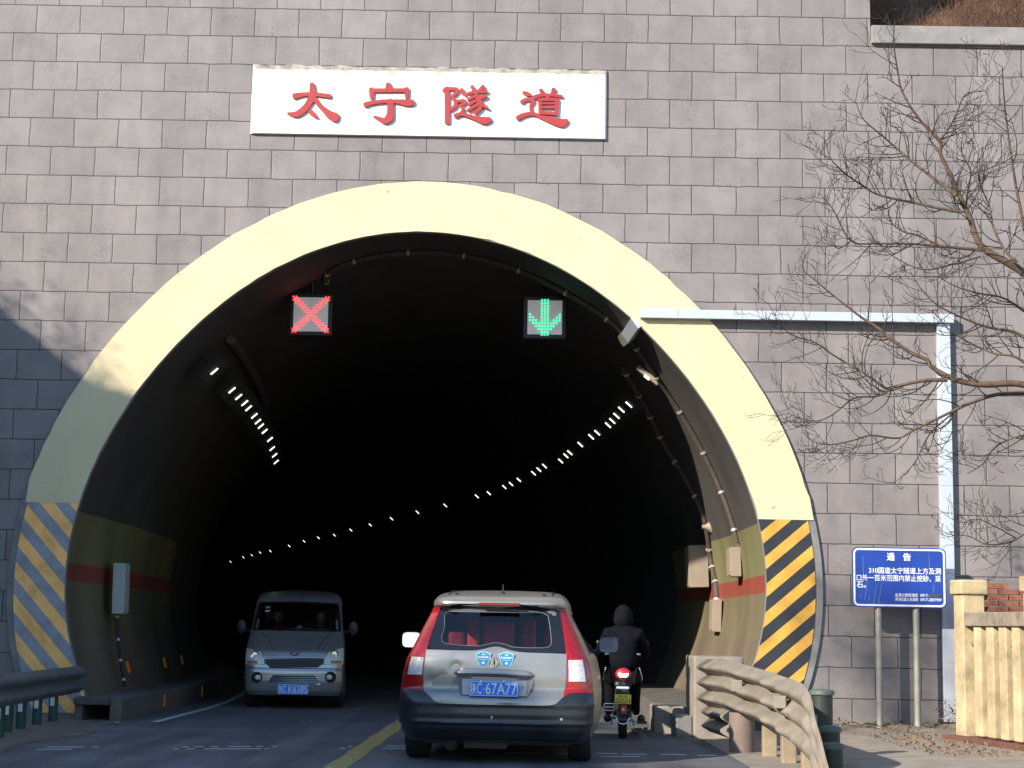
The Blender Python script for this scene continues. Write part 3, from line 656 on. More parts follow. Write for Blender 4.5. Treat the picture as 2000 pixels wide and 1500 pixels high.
conduit('cable_tray', 'dark broad cable tray along the upper left lining', [(th_of(-4.15, 5.28), 24.2), (th_of(-4.2, 5.2), 27), (th_of(-4.25, 5.15), 31)], r=.07, clips=False, m=M['conduit'], off=.06)
# aluminium trunking on the facade
TR = thing('cable_trunking', 'bright aluminium cable trunking up the wall and across into the arch', 'trunking', (5.7, YW, 0))
pt, pb, al, ar = at(1848, 615, YW-.1), at(1857, 1395, YW-.1), at(1250, 618, YW-.1), at(1858, 615, YW-.1)
MB().box(pb.x-.085, pb.x+.085, YW-.10, YW-.003, pb.z-.1, ar.z-.118, ).build('riser', M['steel'], TR, bevel=.004)
MB().box(al.x, ar.x+.02, YW-.16, YW-.065, ar.z-.115, ar.z+.003).build('cross_arm', M['steel'], TR, bevel=.004)
for k in range(5):
    x = al.x + .5 + k*.85; MB().box(x-.004, x+.004, YW-.163, YW-.158, ar.z-.10, ar.z-.012).build('joint', M['post'], TR)
for k in range(4):
    z = .9 + k*1.15; MB().box(pb.x-.086, pb.x+.086, YW-.1015, YW-.0995, z, z+.006).build('joint', M['post'], TR)
ths_ = th_of(al.x, al.z-.05)
prev = [Vector((al.x+.02, YW-.11, al.z-.055)), Vector((al.x-.10, YW-.08, al.z-.07))]
for k, m_ in ((0, M['steel']), (1, M['post'])):
    a = linp(23.0+.5*k, ths_+.01*k, .05); b = linp(23.45+.5*k, ths_+.01*(k+1), .06)
    a = Vector((al.x-.03, YW-.06, al.z-.06)) if k == 0 else a
    d = (b-a).normalized(); s_ = Vector((.6, 0, -.8)); nrm = d.cross(s_).normalized(); s_ = nrm.cross(d)
    MB().add([p + s_*u*.085 + nrm*v*.05 for p in (a, b) for u, v in ((-1, -1), (1, -1), (1, 1), (-1, 1))], [(3, 2, 1, 0), (4, 5, 6, 7), (0, 1, 5, 4), (1, 2, 6, 5), (2, 3, 7, 6), (3, 0, 4, 7)]).build('elbow', m_, TR, bevel=.006)

# ---------------------------------------------------------------- orange delineators
rf = None
for (px, py, y, wall, lab) in ((240, 1308, 24.98, 1, 'orange reflector strip low on the left lining just past the cabinet cable'), (325, 1297, 28.11, 1, 'second orange reflector strip along the left lining'), (378, 1283, 30.57, 1, 'third, dimmer orange reflector strip along the left lining'),
                         (343, 1371, 24.6, 0, 'orange reflector on the front stretch of the left walkway kerb'), (422, 1350, 28.2, 0, 'dim orange reflector farther along the left walkway kerb')):
    if wall: p = linp(y, th_of(-5.63, .58), .01)
    else: p = Vector((shift(y)-4.94, y, .15))
    t = thing('reflector', lab, 'reflector', p, 0, 'orange reflectors in the tunnel')
    d = .03 if wall else .018
    MB().box(p.x-.002, p.x+d, y-.035, y+.035, p.z-.085, p.z+.085, rot=Matrix.Rotation(R(-16 if wall else 0), 3, 'Y')).build('plate', M['orange'], t)
    MB().box(p.x-.012, p.x-.001, y-.02, y+.02, p.z-.05, p.z+.05, rot=Matrix.Rotation(R(-16 if wall else 0), 3, 'Y')).build('bracket', M['black'], t)
p = at(1341, 1311, 30); MBx = MB().box(p.x-.01, p.x+.02, 29.96, 30.04, p.z-.085, p.z+.085, rot=Matrix.Rotation(R(14), 3, 'Y'))
tag(MBx.build('reflector', M['signwhite']), 'pale slanted reflector strip deep on the right side of the tunnel', 'reflector')

# ---------------------------------------------------------------- notice board
Yn = YW - .46
cTL, cBR = at(1663, 1069, Yn), at(1850, 1187, Yn)
W_, H_ = 1.205, .765; nx = (cTL.x+cBR.x)/2; nz_ = (cTL.z+cBR.z)/2
NB = thing('notice_board', 'blue roadside notice board with white Chinese text on two grey posts', 'sign', (nx, Yn, .05))
def rrect(cx, cz, w_, h, r, n=5):
    ps = []
    for sx, sz, a0 in ((1, 1, 0), (-1, 1, 90), (-1, -1, 180), (1, -1, 270)):
        for i in range(n+1):
            a = R(a0 + 90*i/n); ps.append((cx+sx*(w_/2-r)+r*math.cos(a), cz+sz*(h/2-r)+r*math.sin(a)))
    return ps
MB().prism(rrect(nx, nz_, W_, H_, .07), Yn, Yn+.02).build('board', M['bluesign'], NB)
o1, i1 = rrect(nx, nz_, W_-.03, H_-.03, .062), rrect(nx, nz_, W_-.075, H_-.075, .045)
MB().grid([[(x, Yn+.001, z) for x, z in o1], [(x, Yn-.003, z) for x, z in o1], [(x, Yn-.003, z) for x, z in i1], [(x, Yn+.001, z) for x, z in i1]], closed=True).build('border', M['signwhite'], NB)
def U(u): return u*W_ - W_/2
def V(v): return nz_ - .05 + H_/2 - v*H_
for s, u0, u1, v, h in (('通', .373, .452, .155, .125), ('告', .545, .625, .155, .125)):
    text('title_character', s, M['signwhite'], NB, U(u0), U(u1), V(v+h/2), V(v-h/2), -.001, bold=.03)
for s, u0, u1, v, h in (('310国道太宁隧道上方及洞', .178, .942, .385, .105), ('口外一百米范围内禁止挖砂、采', .047, .942, .51, .105), ('石。', .047, .142, .628, .105)):
    text('text_line', s, M['signwhite'], NB, U(u0), U(u1), V(v+h/2), V(v-h/2), -.001, bold=.017)
for s, u0, u1, v, h in (('金渭公路管理段', .452, .695, .79, .056), ('渭滨区国土资源局', .452, .695, .862, .056), ('0917-', .722, .808, .79, .048), ('0917-2807909', .722, .945, .862, .048)):
    text('small_text', s, M['signwhite'], NB, U(u0), U(u1), V(v+h/2), V(v-h/2), -.001, bold=.008)
MB().box(nx+U(.812), nx+U(.944), Yn-.003, Yn, nz_+H_/2-.82*H_, nz_+H_/2-.762*H_).build('painted_out_patch', mat('patch', (.05, .06, .11), .6, var=.5, scale=40), NB)
sx = MB()
for u0, v0, u1, v1 in ((.115, .16, .118, .5), (.165, .55, .128, .88), (.262, .58, .225, .95), (.315, .58, .275, .95), (.10, .72, .085, .86), (.82, .08, .822, .33), (.868, .6, .856, .74), (.185, .80, .172, .9)):
    a, b = (nx+U(u0), nz_+H_/2-v0*H_), (nx+U(u1), nz_+H_/2-v1*H_)
    sx.add([(a[0]-.002, Yn-.002, a[1]), (a[0]+.002, Yn-.002, a[1]), (b[0]+.004, Yn-.002, b[1]), (b[0]-.003, Yn-.002, b[1])], [(0, 1, 2, 3)])
sx.build('scratches', mat('scratch', (.16, .22, .42), .6, var=.4), NB)
for px in (1717, 1791):
    p = at(px, 1300, Yn+.05)
    MB().tube([(p.x, Yn+.06, -.1), (p.x, Yn+.06, nz_+H_/2-.02)], .043, 16).build('post', M['post'], NB, smooth=40)

# ---------------------------------------------------------------- guardrails
def sweep_beam(path, prof, m, name, parent, th=.006):
    # path: (x, y, ztop, zscale, flat); prof: (t 0..1 downward, depth); depth grows to the left of travel
    rows = []
    for i, (x, y, zt, h, fl) in enumerate(path):
        a, b = path[max(i-1, 0)], path[min(i+1, len(path)-1)]
        d = Vector((b[0]-a[0], b[1]-a[1], 0)).normalized(); n = Vector((-d.y, d.x, 0))
        front = [Vector((x, y, zt - t*h)) + n*dep*fl for t, dep in prof]
        rows.append(front + [p - n*th for p in front[::-1]])
    mb = MB().grid(rows, closed=True)
    return mb.build(name, m, parent, smooth=50)
def wprof(waves, depth, n=14):
    ps = []
    for i in range(waves*n+1):
        t = i/(waves*n); c = .5 - .5*math.cos(2*math.pi*waves*t)
        ps.append((t, depth*(c**.7)))
    return ps
LG = thing('guardrail', 'grey W-beam guardrail on closely spaced green posts at the left roadside', 'guardrail', (-5.4, 20, 0))
pth = []
for i in range(26):
    y = 22.05 - i*.5; x = -5.50 + (22.05-y)*.075
    pth.append((x, y, .68 + .004*(22-y), .33, 1))
sweep_beam(pth, [(t, -d) for t, d in wprof(2, .085)], M['rail'], 'beam', LG) if False else sweep_beam(pth, wprof(2, .085), M['rail'], 'beam', LG)
for yy in (20.9, 19.6): 
    x = -5.5+(22.05-yy)*.075
    sweep_beam([(x-.003, yy+.02, .683, .336, 1), (x-.003, yy, .683, .336, 1.06), (x-.003, yy-.02, .683, .336, 1.06)], wprof(2, .092), M['rail'], 'splice', LG)
for px, py in ((8, 1441), (24, 1431), (50, 1424), (81, 1416), (112, 1410), (-25, 1450), (-60, 1462)):
    p = gnd(px, py)
    po = MB().tube([(p.x-.06, p.y, -.05), (p.x-.06, p.y, .62)], .058, 12).build('post', M['greenpost'], LG, smooth=40)
    MB().box(p.x-.085, p.x-.035, p.y-.062, p.y-.054, .20, .31).build('reflective_patch', M['signwhite'], po, world=False).location = -LG.location
p = at(87, 1327, 21.0); MB().box(p.x-.03, p.x+.035, 20.95, 21.02, p.z-.055, p.z+.05).build('amber_reflector', mat('dull_amber', (.35, .17, .05), .6, var=.4, scale=20), LG, bevel=.01)

RG = thing('crash_barrier', 'dusty dented three-wave crash barrier curving down at the right roadside', 'guardrail', (2.6, 19, 0))
ctrl = []
for px, py, y, h, fl in ((1379, 1287, 20.3, .53, 1), (1440, 1294, 18.6, .53, 1), (1498, 1311, 17.2, .53, 1), (1530, 1321, 16.6, .55, 1), (1554, 1330, 16.15, .60, .8), (1572, 1340, 15.8, .62, .5), (1584, 1368, 15.55, .56, .3), (1596, 1420, 15.25, .46, .22), (1614, 1485, 14.9, .36, .15), (1640, 1570, 14.4, .3, .1)):
    p = at(px, py, y); ctrl.append((p.x, y, p.z, h, fl))
pth = [(a[0]+.003*math.sin(i*.5), a[1], a[2]+.003*math.sin(i*.4), a[3], a[4]*(1+.20*math.sin(i*.66)+.04*math.sin(i*1.45+1))) for i, a in enumerate(smoothpath(ctrl, 9))]
sweep_beam(pth[::-1], wprof(3, .115), M['dustyrail'], 'beam', RG)
sweep_beam([(2.27, 20.3, .41, .31, 1), (2.31, 19.7, .41, .31, 1), (2.35, 19.1, .41, .31, 1)][::-1], wprof(2, .10), M['dustyrail'], 'lower_beam', RG)
for x, y, z1, r in ((2.40, 18.35, .41, .135),):
    MB().tube([(x, y, 0), (x, y, z1)], r, 20).build('stub_post', mat('rusty_brown', (.20, .15, .125), .8, var=.25, scale=6), RG, smooth=40)
for x, y, z1 in ((2.60, 17.75, .62), (2.66, 16.9, .6), (2.74, 16.2, .5)):
    MB().box(x-.07, x+.07, y-.06, y+.06, -.05, z1).build('post', M['tanpost'], RG, bevel=.01)
for i in (12, 33):
    x, y, zt, h, fl = pth[i]; MB().box(x-.165, x-.05, y-.05, y+.05, zt-.27, zt-.15, rot=Matrix.Rotation(R(-12), 3, 'Z')).build('reflector_bracket', M['dustyrail'], RG, bevel=.01)
def cap_post(px, py, y, r, label, second=None):
    p = at(px, py, y)
    t = thing('guard_post', label, 'post', (p.x, y, 0))
    MB().lathe([(r, -.3), (r, p.z-.03)], (p.x, y, 0), 24).build('pipe', mat('dark_green_pipe', (.028, .036, .031), .55, var=.3, scale=5), t, smooth=40)
    MB().lathe([(r*1.16, p.z-.05), (r*1.2, p.z-.02), (r*1.05, p.z), (.01, p.z+.012)], (p.x, y, 0), 24).build('cap', mat('pale_green_cap', (.085, .115, .098), .55, var=.3, scale=9), t, smooth=50)
    MB().tube([(p.x+r*.8, y-.05, p.z-.35), (p.x+r*1.5, y-.06, p.z-.34)], .012, 6).build('bolt', M['clip'], t)
cap_post(1605, 1347, 17.6, .108, 'tall dark green capped pipe post close behind the barrier end')
cap_post(1621, 1419, 16.8, .095, 'short dark green capped pipe post in front of the tall one')
cap_post(1627, 1452, 16.3, .09, 'lowest dark green capped pipe post, nearest the camera')

# concrete parapet and kerb blocks at the right mouth
t = thing('parapet', 'grey brown concrete parapet block at the right tunnel mouth', 'parapet', (2.4, 20.9, 0))
MB().box(2.13, 2.72, 20.62, 21.6, -.05, .955).build('block', M['concrete'], t, bevel=.02)
MB().box(2.30, 2.70, 20.605, 20.625, .60, .90).build('panel', M['concrete'], t)
t = thing('kerb_step', 'low stepped concrete kerb beside the parapet block', 'kerb', (1.95, 21.6, 0))
MB().box(1.73, 2.128, 21.5, 22.22, -.02, .33).build('upper_step', M['concrete'], t, bevel=.02)
MB().box(1.93, 2.126, 20.75, 21.498, -.02, .25).build('lower_step', mat('bluish_concrete', (.19, .19, .19), .85, var=.3, scale=5, bump=.3), t, bevel=.02)
rb = MB()
for k in range(60):
    x, y = 1.35 + rnd.random()*.75, 20.6 + rnd.random()*1.5; s = .012+.03*rnd.random()
    if x > 1.70 and y > 20.7: continue
    rb.box(x-s, x+s, y-s*.8, y+s*.8, -.005, s*1.1, rot=Matrix.Rotation(rnd.random()*3, 3, 'Z'))
tag(rb.build('gravel', M['dirt']), kind='stuff')
def stone(p, s, lab):
    mb = MB().lathe([(s*.3, 0), (s*.9, s*.2), (s, s*.5), (s*.6, s*.95), (.002, s*1.05)], p, 9); mb.v = [(x+rnd.gauss(0, s*.08), y+rnd.gauss(0, s*.08), z) for x, y, z in mb.v]
    tag(mb.build('stone', M['signwhite'] if 'white' in lab else M['concrete'], smooth=60), lab, 'stone')
p = gnd(1325, 1417); stone(p, .055, 'crumpled white ball of litter on the road beside the parapet')
p = gnd(606, 1411); stone(p, .022, 'tiny pale pebble lying on the road in front of the van')
p = gnd(228, 1415); stone(p, .03, 'small pale stone at the foot of the drain head')

# ---------------------------------------------------------------- balustrade, brick wall, litter on the right
BF = thing('balustrade', 'peeling cream concrete balustrade with square capped pillars at the right edge', 'fence', (5.4, 19.5, 0))
dirv = Vector((.185, -1, 0)).normalized(); sdv = Vector((1, .185, 0)).normalized()
def fbox(s0, s1, w0, w1, z0, z1, m, name, bevel=.012):
    o = Vector((5.32, 20.3, 0))
    return MB().add([o + dirv*s + sdv*q + Vector((0, 0, z)) for z in (z0, z1) for s, q in ((s0, w0), (s1, w0), (s1, w1), (s0, w1))], [(3, 2, 1, 0), (4, 5, 6, 7), (0, 1, 5, 4), (1, 2, 6, 5), (2, 3, 7, 6), (3, 0, 4, 7)]).build(name, m, BF, bevel=bevel)
for s in (0, 1.75, 3.5, 5.25):
    pl = fbox(s-.13, s+.13, -.135, .135, .10, 1.73, M['creampaint'], 'pillar')
    fbox(s-.16, s+.16, -.17, .17, 1.73, 1.90, M['creampaint'], 'pillar_cap', .02)
for s in (0, 1.75, 3.5):
    fbox(s+.132, s+1.618, -.13, .13, 1.36, 1.52, M['graymas'], 'top_rail')
    fbox(s+.132, s+1.618, -.05, .05, 1.14, 1.18, M['graymas'], 'lower_rail')
    for k in range(4):
        a = s+.40+k*.315
        fbox(a-.09, a+.09, -.10, .10, .12, 1.36, M['creampaint'], 'baluster')
fbox(-.25, 7, -.24, .24, -.6, .02, M['creampaint'], 'plinth')
fbox(-.26, 7, -.25, .25, .022, .10, mat('red_band', (.15, .06, .045), .85, var=.4, scale=6), 'plinth_band', .005)
bwall = thing('brick_wall', 'low red brick wall behind the balustrade at the right edge', 'wall', (6.6, 21.6, 0))
mb = MB()
for c in range(28):
    for k in range(10):
        x = 5.75 + k*.26 + (c % 2)*.13; z = -.1 + c*.072
        if c >= 27 and k % 3 == 1: continue
        mb.box(x, x+.245, 21.5+rnd.gauss(0, .004), 21.72, z, z+.063)
mb.build('bricks', M['brick'], bwall)
lf = MB()
for k in range(1500):
    if k < 900:
        x = 4.1 + rnd.random()*1.75; y = 21.3 + rnd.random()**.6*1.25; z = .055 + .12*max(0, y-21.6)*rnd.random() + (.35*rnd.random() if x > 5.35 and y > 21.7 else 0)
    else:
        x = 4.2 + rnd.random()*1.0; y = 17.6 + rnd.random()*3.6; z = .055 + .03*rnd.random()
    s = .010+.024*rnd.random(); a, b = rnd.random()*6.3, rnd.gauss(0, .5)
    u = Vector((math.cos(a), math.sin(a), b)); v = Vector((-math.sin(a), math.cos(a), rnd.gauss(0, .4)))*.45
    p = Vector((x, y, z))
    lf.add([p-u*s, p-v*s, p+u*s, p+v*s], [(0, 1, 2, 3)])
tag(lf.build('leaf_litter', M['leaf'], fix=False), kind='stuff')
tag(MB().grid([[(x, y, .052 + .05*max(0, (y-21.4))*(1+.5*math.sin(x*7+y*5)) - (.06 if y < 21.3 else 0)) for x in [3.9+i*.15 for i in range(15)]] for y in [21.1+j*.15 for j in range(11)]]).build('soil', M['dirt'], smooth=60), kind='structure')
pc = at(1690, 1418, 22.0)
tag(MB().tube(smoothpath([tuple(at(a, b, 21.9)) for a, b in ((1676, 1438), (1682, 1420), (1690, 1413), (1704, 1414), (1716, 1417))], 6), .008, 6).build('loose_wire', M['black'], smooth=60), 'loop of loose black wire at the foot of the notice board', 'wire')

# ---------------------------------------------------------------- bare tree
YT = 19.0; SCL = FPX/YT
TREE = thing('bare_tree', 'leafless tree with spreading brown limbs reaching in at the right edge', 'tree', (6.9, YT, 0))
limbs = [
 [(2150, 1480, 40), (2140, 1100, 36), (2120, 850, 32), (2085, 680, 26), (2050, 590, 22), (2000, 534, 19), (1928, 490, 16), (1906, 462, 14.5), (1896, 428, 13), (1884, 408, 12), (1874, 380, 11), (1850, 330, 9.5), (1838, 300, 8.5), (1835, 277, 8), (1796, 231, 6), (1762, 180, 5), (1753, 135, 4), (1745, 84, 3), (1746, 40, 2)],
 [(2120, 850, 26), (2070, 790, 20), (2000, 752, 15), (1930, 752, 14), (1900, 748, 13), (1860, 740, 12), (1820, 718, 10), (1808, 700, 9), (1780, 688, 8.5), (1740, 662, 8), (1716, 641, 7), (1677, 617, 5.5), (1620, 571, 3.5), (1590, 548, 2.5), (1569, 532, 1.6)],
 [(1835, 277, 5), (1852, 250, 4), (1869, 220, 3.5), (1886, 186, 2.5), (1915, 178, 1.6)],
 [(1868, 382, 8), (1816, 342, 6.5), (1784, 317, 5.5), (1756, 294, 4.5), (1722, 265, 3.5), (1688, 231, 2.5), (1671, 197, 1.6)],
 [(1878, 415, 7), (1830, 407, 6.5), (1786, 398, 6), (1762, 392, 5.5), (1712, 380, 4.5), (1680, 362, 4), (1656, 344, 3.2), (1636, 328, 2.6), (1622, 308, 2.0), (1611, 270, 1.4)],
 [(1920, 489, 8), (1836, 480, 6), (1772, 476, 5), (1712, 476, 4.5), (1662, 470, 4), (1630, 412, 3), (1612, 392, 2.4), (1600, 378, 1.6)],
 [(1662, 470, 3), (1640, 487, 2.4), (1622, 478, 2), (1606, 462, 1.4), (1598, 440, 1.2)],
 [(1834, 479, 5), (1790, 458, 4), (1766, 452, 3.6), (1738, 432, 3), (1735, 395, 2.4), (1722, 352, 1.8), (1700, 325, 1.3)],
 [(1850, 742, 9), (1800, 744, 8), (1740, 758, 7), (1732, 760, 6), (1698, 736, 5), (1680, 726, 4.6), (1628, 694, 3.8), (1592, 670, 3.2), (1550, 654, 2.4), (1524, 634, 2), (1501, 594, 1.3)],
 [(1740, 758, 5), (1730, 768, 4.4), (1710, 774, 4), (1668, 780, 3.4), (1628, 808, 2.6), (1596, 822, 2.2), (1566, 818, 1.6), (1540, 808, 1.2)],
 [(2060, 770, 14), (1960, 770, 9), (1900, 786, 7), (1860, 806, 6), (1788, 838, 4.6), (1754, 855, 4.2), (1702, 850, 3.6), (1670, 860, 3), (1628, 868, 2.4), (1588, 862, 1.8), (1566, 840, 1.2)],
 [(1860, 806, 4), (1820, 842, 3.2), (1804, 864, 2.8), (1788, 902, 2.2), (1766, 926, 1.7), (1746, 942, 1.2)],
 [(2050, 620, 12), (2010, 480, 9), (1992, 400, 7), (1975, 300, 5), (1962, 200, 3.4), (1957, 130, 2)],
 [(1988, 512, 7), (1964, 490, 6), (1940, 444, 5), (1932, 406, 4.2), (1918, 368, 3.4), (1908, 330, 2.5), (1912, 290, 1.6)],
 [(2050, 690, 10), (1985, 650, 7), (1930, 640, 5.5), (1880, 620, 4.2), (1830, 596, 3.2), (1800, 560, 2.4), (1778, 530, 1.5)],
 [(1885, 408, 5), (1890, 375, 4), (1897, 340, 3.4), (1890, 318, 3), (1878, 296, 2.2), (1882, 262, 1.4)],
 [(1897, 340, 3), (1930, 330, 2.5), (1960, 318, 2), (1985, 300, 1.4)],
 [(1916, 500, 4), (1860, 516, 3.4), (1800, 526, 2.8), (1740, 496, 2), (1716, 470, 1.5)],
 [(2100, 880, 12), (2040, 1000, 7), (1985, 1052, 4), (1930, 1062, 3), (1890, 1048, 2.2), (1850, 1042, 1.5)],
 [(1985, 1052, 3), (1950, 1030, 2.2), (1910, 1014, 1.6), (1880, 1022, 1.2)],
 [(2050, 860, 9), (2000, 850, 5), (1950, 870, 3.6), (1920, 905, 2.5), (1890, 925, 1.5)],
 [(2040, 640, 9), (1990, 600, 6), (1955, 580, 4.5), (1915, 572, 3.4), (1870, 560, 2.4), (1835, 542, 1.6)],
 [(2060, 760, 9), (1990, 700, 6), (1940, 690, 4.5), (1890, 668, 3.4), (1850, 640, 2.4), (1826, 610, 1.6)]]
tk, tw = MB(), MB()
def tp(x, y, d): 
    v = at(x, y, YT + d); return v
nodes = []
for li, lb in enumerate(limbs):
    ph = rnd.random()*6; dz = rnd.uniform(-.7, .7) if li > 1 else 0
    q = smoothpath([(x+rnd.gauss(0, 1.0), y+rnd.gauss(0, 1.0), w_) for x, y, w_ in lb], 5)
    n = len(q); pts = []; rs = []
    for i, (x, y, w_) in enumerate(q):
        t = i/(n-1); d = dz*t + .12*math.sin(ph + t*5)
        pts.append(tp(x, y, d)); rs.append(max(.0035, w_/2/SCL*.92)); nodes.append((x, y, d, w_, q[min(i+1, n-1)][0]-q[max(i-1, 0)][0], q[min(i+1, n-1)][1]-q[max(i-1, 0)][1]))
    cut = next((i for i, r in enumerate(rs) if r < .011), n)
    if cut >= 2: tk.tube(pts[:cut+1], rs[:cut+1], 8)
    if cut < n-1: tw.tube(pts[max(cut, 0):], rs[max(cut, 0):], 5, cap=False)
def twig(x, y, d, ang, ln, w_, lev):
    n = 6; pts = []; rs = []; dd = rnd.gauss(0, .18); cur = rnd.gauss(0, .10) - (.10 if math.cos(ang) < 0 else -.10)*-1*rnd.random()
    upb = rnd.uniform(.02, .10)
    kids = []
    for i in range(n+1):
        pts.append(tp(x, y, d)); rs.append(max(.0024, w_/2/SCL*(1-.7*i/n)))
        if i < n:
            x += math.cos(ang)*ln/n; y += math.sin(ang)*ln/n; d += dd/n*.6
            ang += cur
            df = (-math.pi/2 - ang + math.pi) % (2*math.pi) - math.pi
            ang += df*upb + rnd.gauss(0, .055)
            if lev < 2 and i >= 1 and rnd.random() < (.58 if lev == 0 else .30): kids.append((x, y, d, ang + rnd.choice((-1, 1))*rnd.uniform(.45, 1.0), ln*rnd.uniform(.28, .55)))
    tw.tube(pts, rs, 4, cap=False)
    for k in kids: twig(*k, max(1.0, w_*.62), lev+1)
for i, (x, y, d, w_, dx, dy) in enumerate(nodes):
    if y > 1120 or x > 2090 or w_ > 14: continue
    dens = .60 if w_ < 6 else .36
    if x > 1890: dens *= 1.2
    if rnd.random() < dens:
        a = math.atan2(dy, dx) + rnd.choice((-1, 1))*rnd.uniform(.5, 1.1)
        twig(x, y, d, a, rnd.uniform(34, 105)*(1 if w_ > 2.5 else .7), min(3.0, max(1.5, w_*.55)), 0)
tk.build('trunk', M['bark'], TREE, smooth=60, fix=False)
tw.build('crown', M['twig'], TREE, fix=False)

# shrubs on the left hillside crest (unseen, added to shade the lower right wall)
def shrub(c, rx, rz, n, label):
    mb = MB()
    for k in range(n):
        u = Vector((rnd.gauss(0, 1), rnd.gauss(0, 1), rnd.gauss(0, 1))).normalized()*rnd.random()**.5
        p = Vector(c) + Vector((u.x*rx, u.y*rx, u.z*rz)); a = Vector((rnd.gauss(0, 1), rnd.gauss(0, 1), rnd.gauss(0, 1))).normalized(); b = a.orthogonal().normalized()
        s = .05+.08*rnd.random(); mb.add([p-a*s, p-b*s*.5, p+a*s, p+b*s*.5], [(0, 1, 2, 3)])
    t = thing('shrub', label, 'shrub', (c[0], c[1], 10))
    mb.build('crown', M['brush'], t, fix=False); MB().tube([(c[0], c[1], 9.6), c], .06, 6).build('trunk', M['bark'], t)
shrub((-14, 4.6, 13.9), .95, .95, 330, 'unseen shrub added on the crest to shade the lower right wall')

scb = MB()  # unseen twig fringe added along the crest to soften its shadow edge
for k in range(16000):
    y = -2 + 22*rnd.random(); z = 9.9 + abs(rnd.gauss(0, .34))*(.8+.35*math.sin(y*1.7)); x = -14 + rnd.gauss(0, .35)
    a = Vector((rnd.gauss(0, 1), rnd.gauss(0, 1), rnd.gauss(0, 1))).normalized(); b = a.orthogonal().normalized(); s = .012+.03*rnd.random(); p = Vector((x, y, z))
    scb.add([p-a*s, p-b*s*.6, p+a*s, p+b*s*.6], [(0, 1, 2, 3)])
tag(scb.build('shade_scrub', M['brush'], fix=False), kind='stuff')

# ---------------------------------------------------------------- vehicles
class Body:
    def __init__(s, tab, rc=.2, bow=.05, rcf=.35, bowf=.12, bulge=0.0): s.bulge = bulge; s.tab = tab; s.rc = rc; s.bow = bow; s.rcf = rcf; s.bowf = bowf
    def y(s, x, z):
        hw, y0, y1 = interp(s.tab, z); rc = min(s.rc, hw*.45); t = abs(x)
        yy = y0 + s.bow*(x/hw)**2
        if t > hw-rc: yy += rc - math.sqrt(max(0, rc*rc - (min(t, hw)-(hw-rc))**2))
        return yy
    def pt(s, x, z, off=0):
        e = .004; hw = interp(s.tab, z)[0]; x = max(-hw+.0005, min(hw-.0005, x))
        n = Vector(((s.y(x+e, z)-s.y(x-e, z))/(2*e), -1, (s.y(x, z+e)-s.y(x, z-e))/(2*e)))
        n.x = max(-6, min(6, n.x)); n.z = max(-3, min(3, n.z)); n.normalize()
        return Vector((x, s.y(x, z), z)) + n*off
    def outline(s, z, n=40):
        hw, y0, y1 = interp(s.tab, z); ps = []
        for i in range(n+1):
            a = -math.pi/2 + math.pi*i/n; x = hw*math.sin(a); ps.append((x, s.y(x, z), z))
        for i in range(n//2+1):
            if i == 0: bu = s.bulge*(1 if z < 1.0 else max(.25, 1-(z-1.0)*1.5)); ps += [(hw+bu*.75, lerp(y0, y1, .22), z), (hw+bu, lerp(y0, y1, .42), z), (hw+bu*.8, lerp(y0, y1, .62), z)]
            a = math.pi/2 - math.pi*i/(n//2); x = hw*math.sin(a)*.94; rc = min(s.rcf, hw*.45); t = abs(x)
            yy = y1 - s.bowf*(x/hw)**2
            if t > hw*.94-rc: yy -= rc - math.sqrt(max(0, rc*rc-(t-(hw*.94-rc))**2))
            ps.append((x, yy, z))
        ps += [(-hw-bu*.8, lerp(y0, y1, .62), z), (-hw-bu, lerp(y0, y1, .42), z), (-hw-bu*.75, lerp(y0, y1, .22), z)]
        return ps
    def shell(s, zs, skip):
        rows = [s.outline(z) for z in zs]; mb = MB(); nc = len(rows[0])
        vs = [p for r in rows for p in r]; fs = []
        for i in range(len(rows)-1):
            for j in range(nc):
                q = (i*nc+j, i*nc+(j+1) % nc, (i+1)*nc+(j+1) % nc, (i+1)*nc+j)
                c = sum((Vector(vs[k]) for k in q), Vector())/4
                if not skip(c): fs.append(q)
        fs.append(tuple((len(rows)-1)*nc+j for j in range(nc))); fs.append(tuple(range(nc)))
        mb.add(vs, fs); return mb
    def patch(s, left, right, off, nu=14, nv=10, bot=None, top=None, disp=None, skirt=.02):
        def along(p, t):
            f = t*(len(p)-1); i = min(int(f), len(p)-2); return lerp(p[i][0], p[i+1][0], f-i), lerp(p[i][1], p[i+1][1], f-i)
        rows = []
        for j in range(nv+1):
            v = j/nv; (xl, zl_), (xr, zr_) = along(left, v), along(right, v); row = []
            for i in range(nu+1):
                u = i/nu; x = lerp(xl, xr, u); z = lerp(zl_, zr_, u) + ((1-v)*bot(u) if bot else 0) + (v*top(u) if top else 0)
                row.append(s.pt(x, z, off + (disp(x, z) if disp else 0)))
            rows.append(row)
        mb = MB().grid(rows)
        edge = rows[0] + [r[-1] for r in rows[1:]] + rows[-1][::-1][1:] + [r[0] for r in rows[::-1][1:-1]]
        mb.grid([edge, [s.pt(p.x, p.z, off-skirt) for p in edge]], closed=True)
        return mb
    def ring(s, outer, inner, off, skirt=.02):
        a = [s.pt(x, z, off) for x, z in outer]; b = [s.pt(x, z, off) for x, z in inner]
        return MB().grid([[s.pt(x, z, off-skirt) for x, z in outer], a, b, [s.pt(x, z, off-skirt) for x, z in inner]], closed=True)
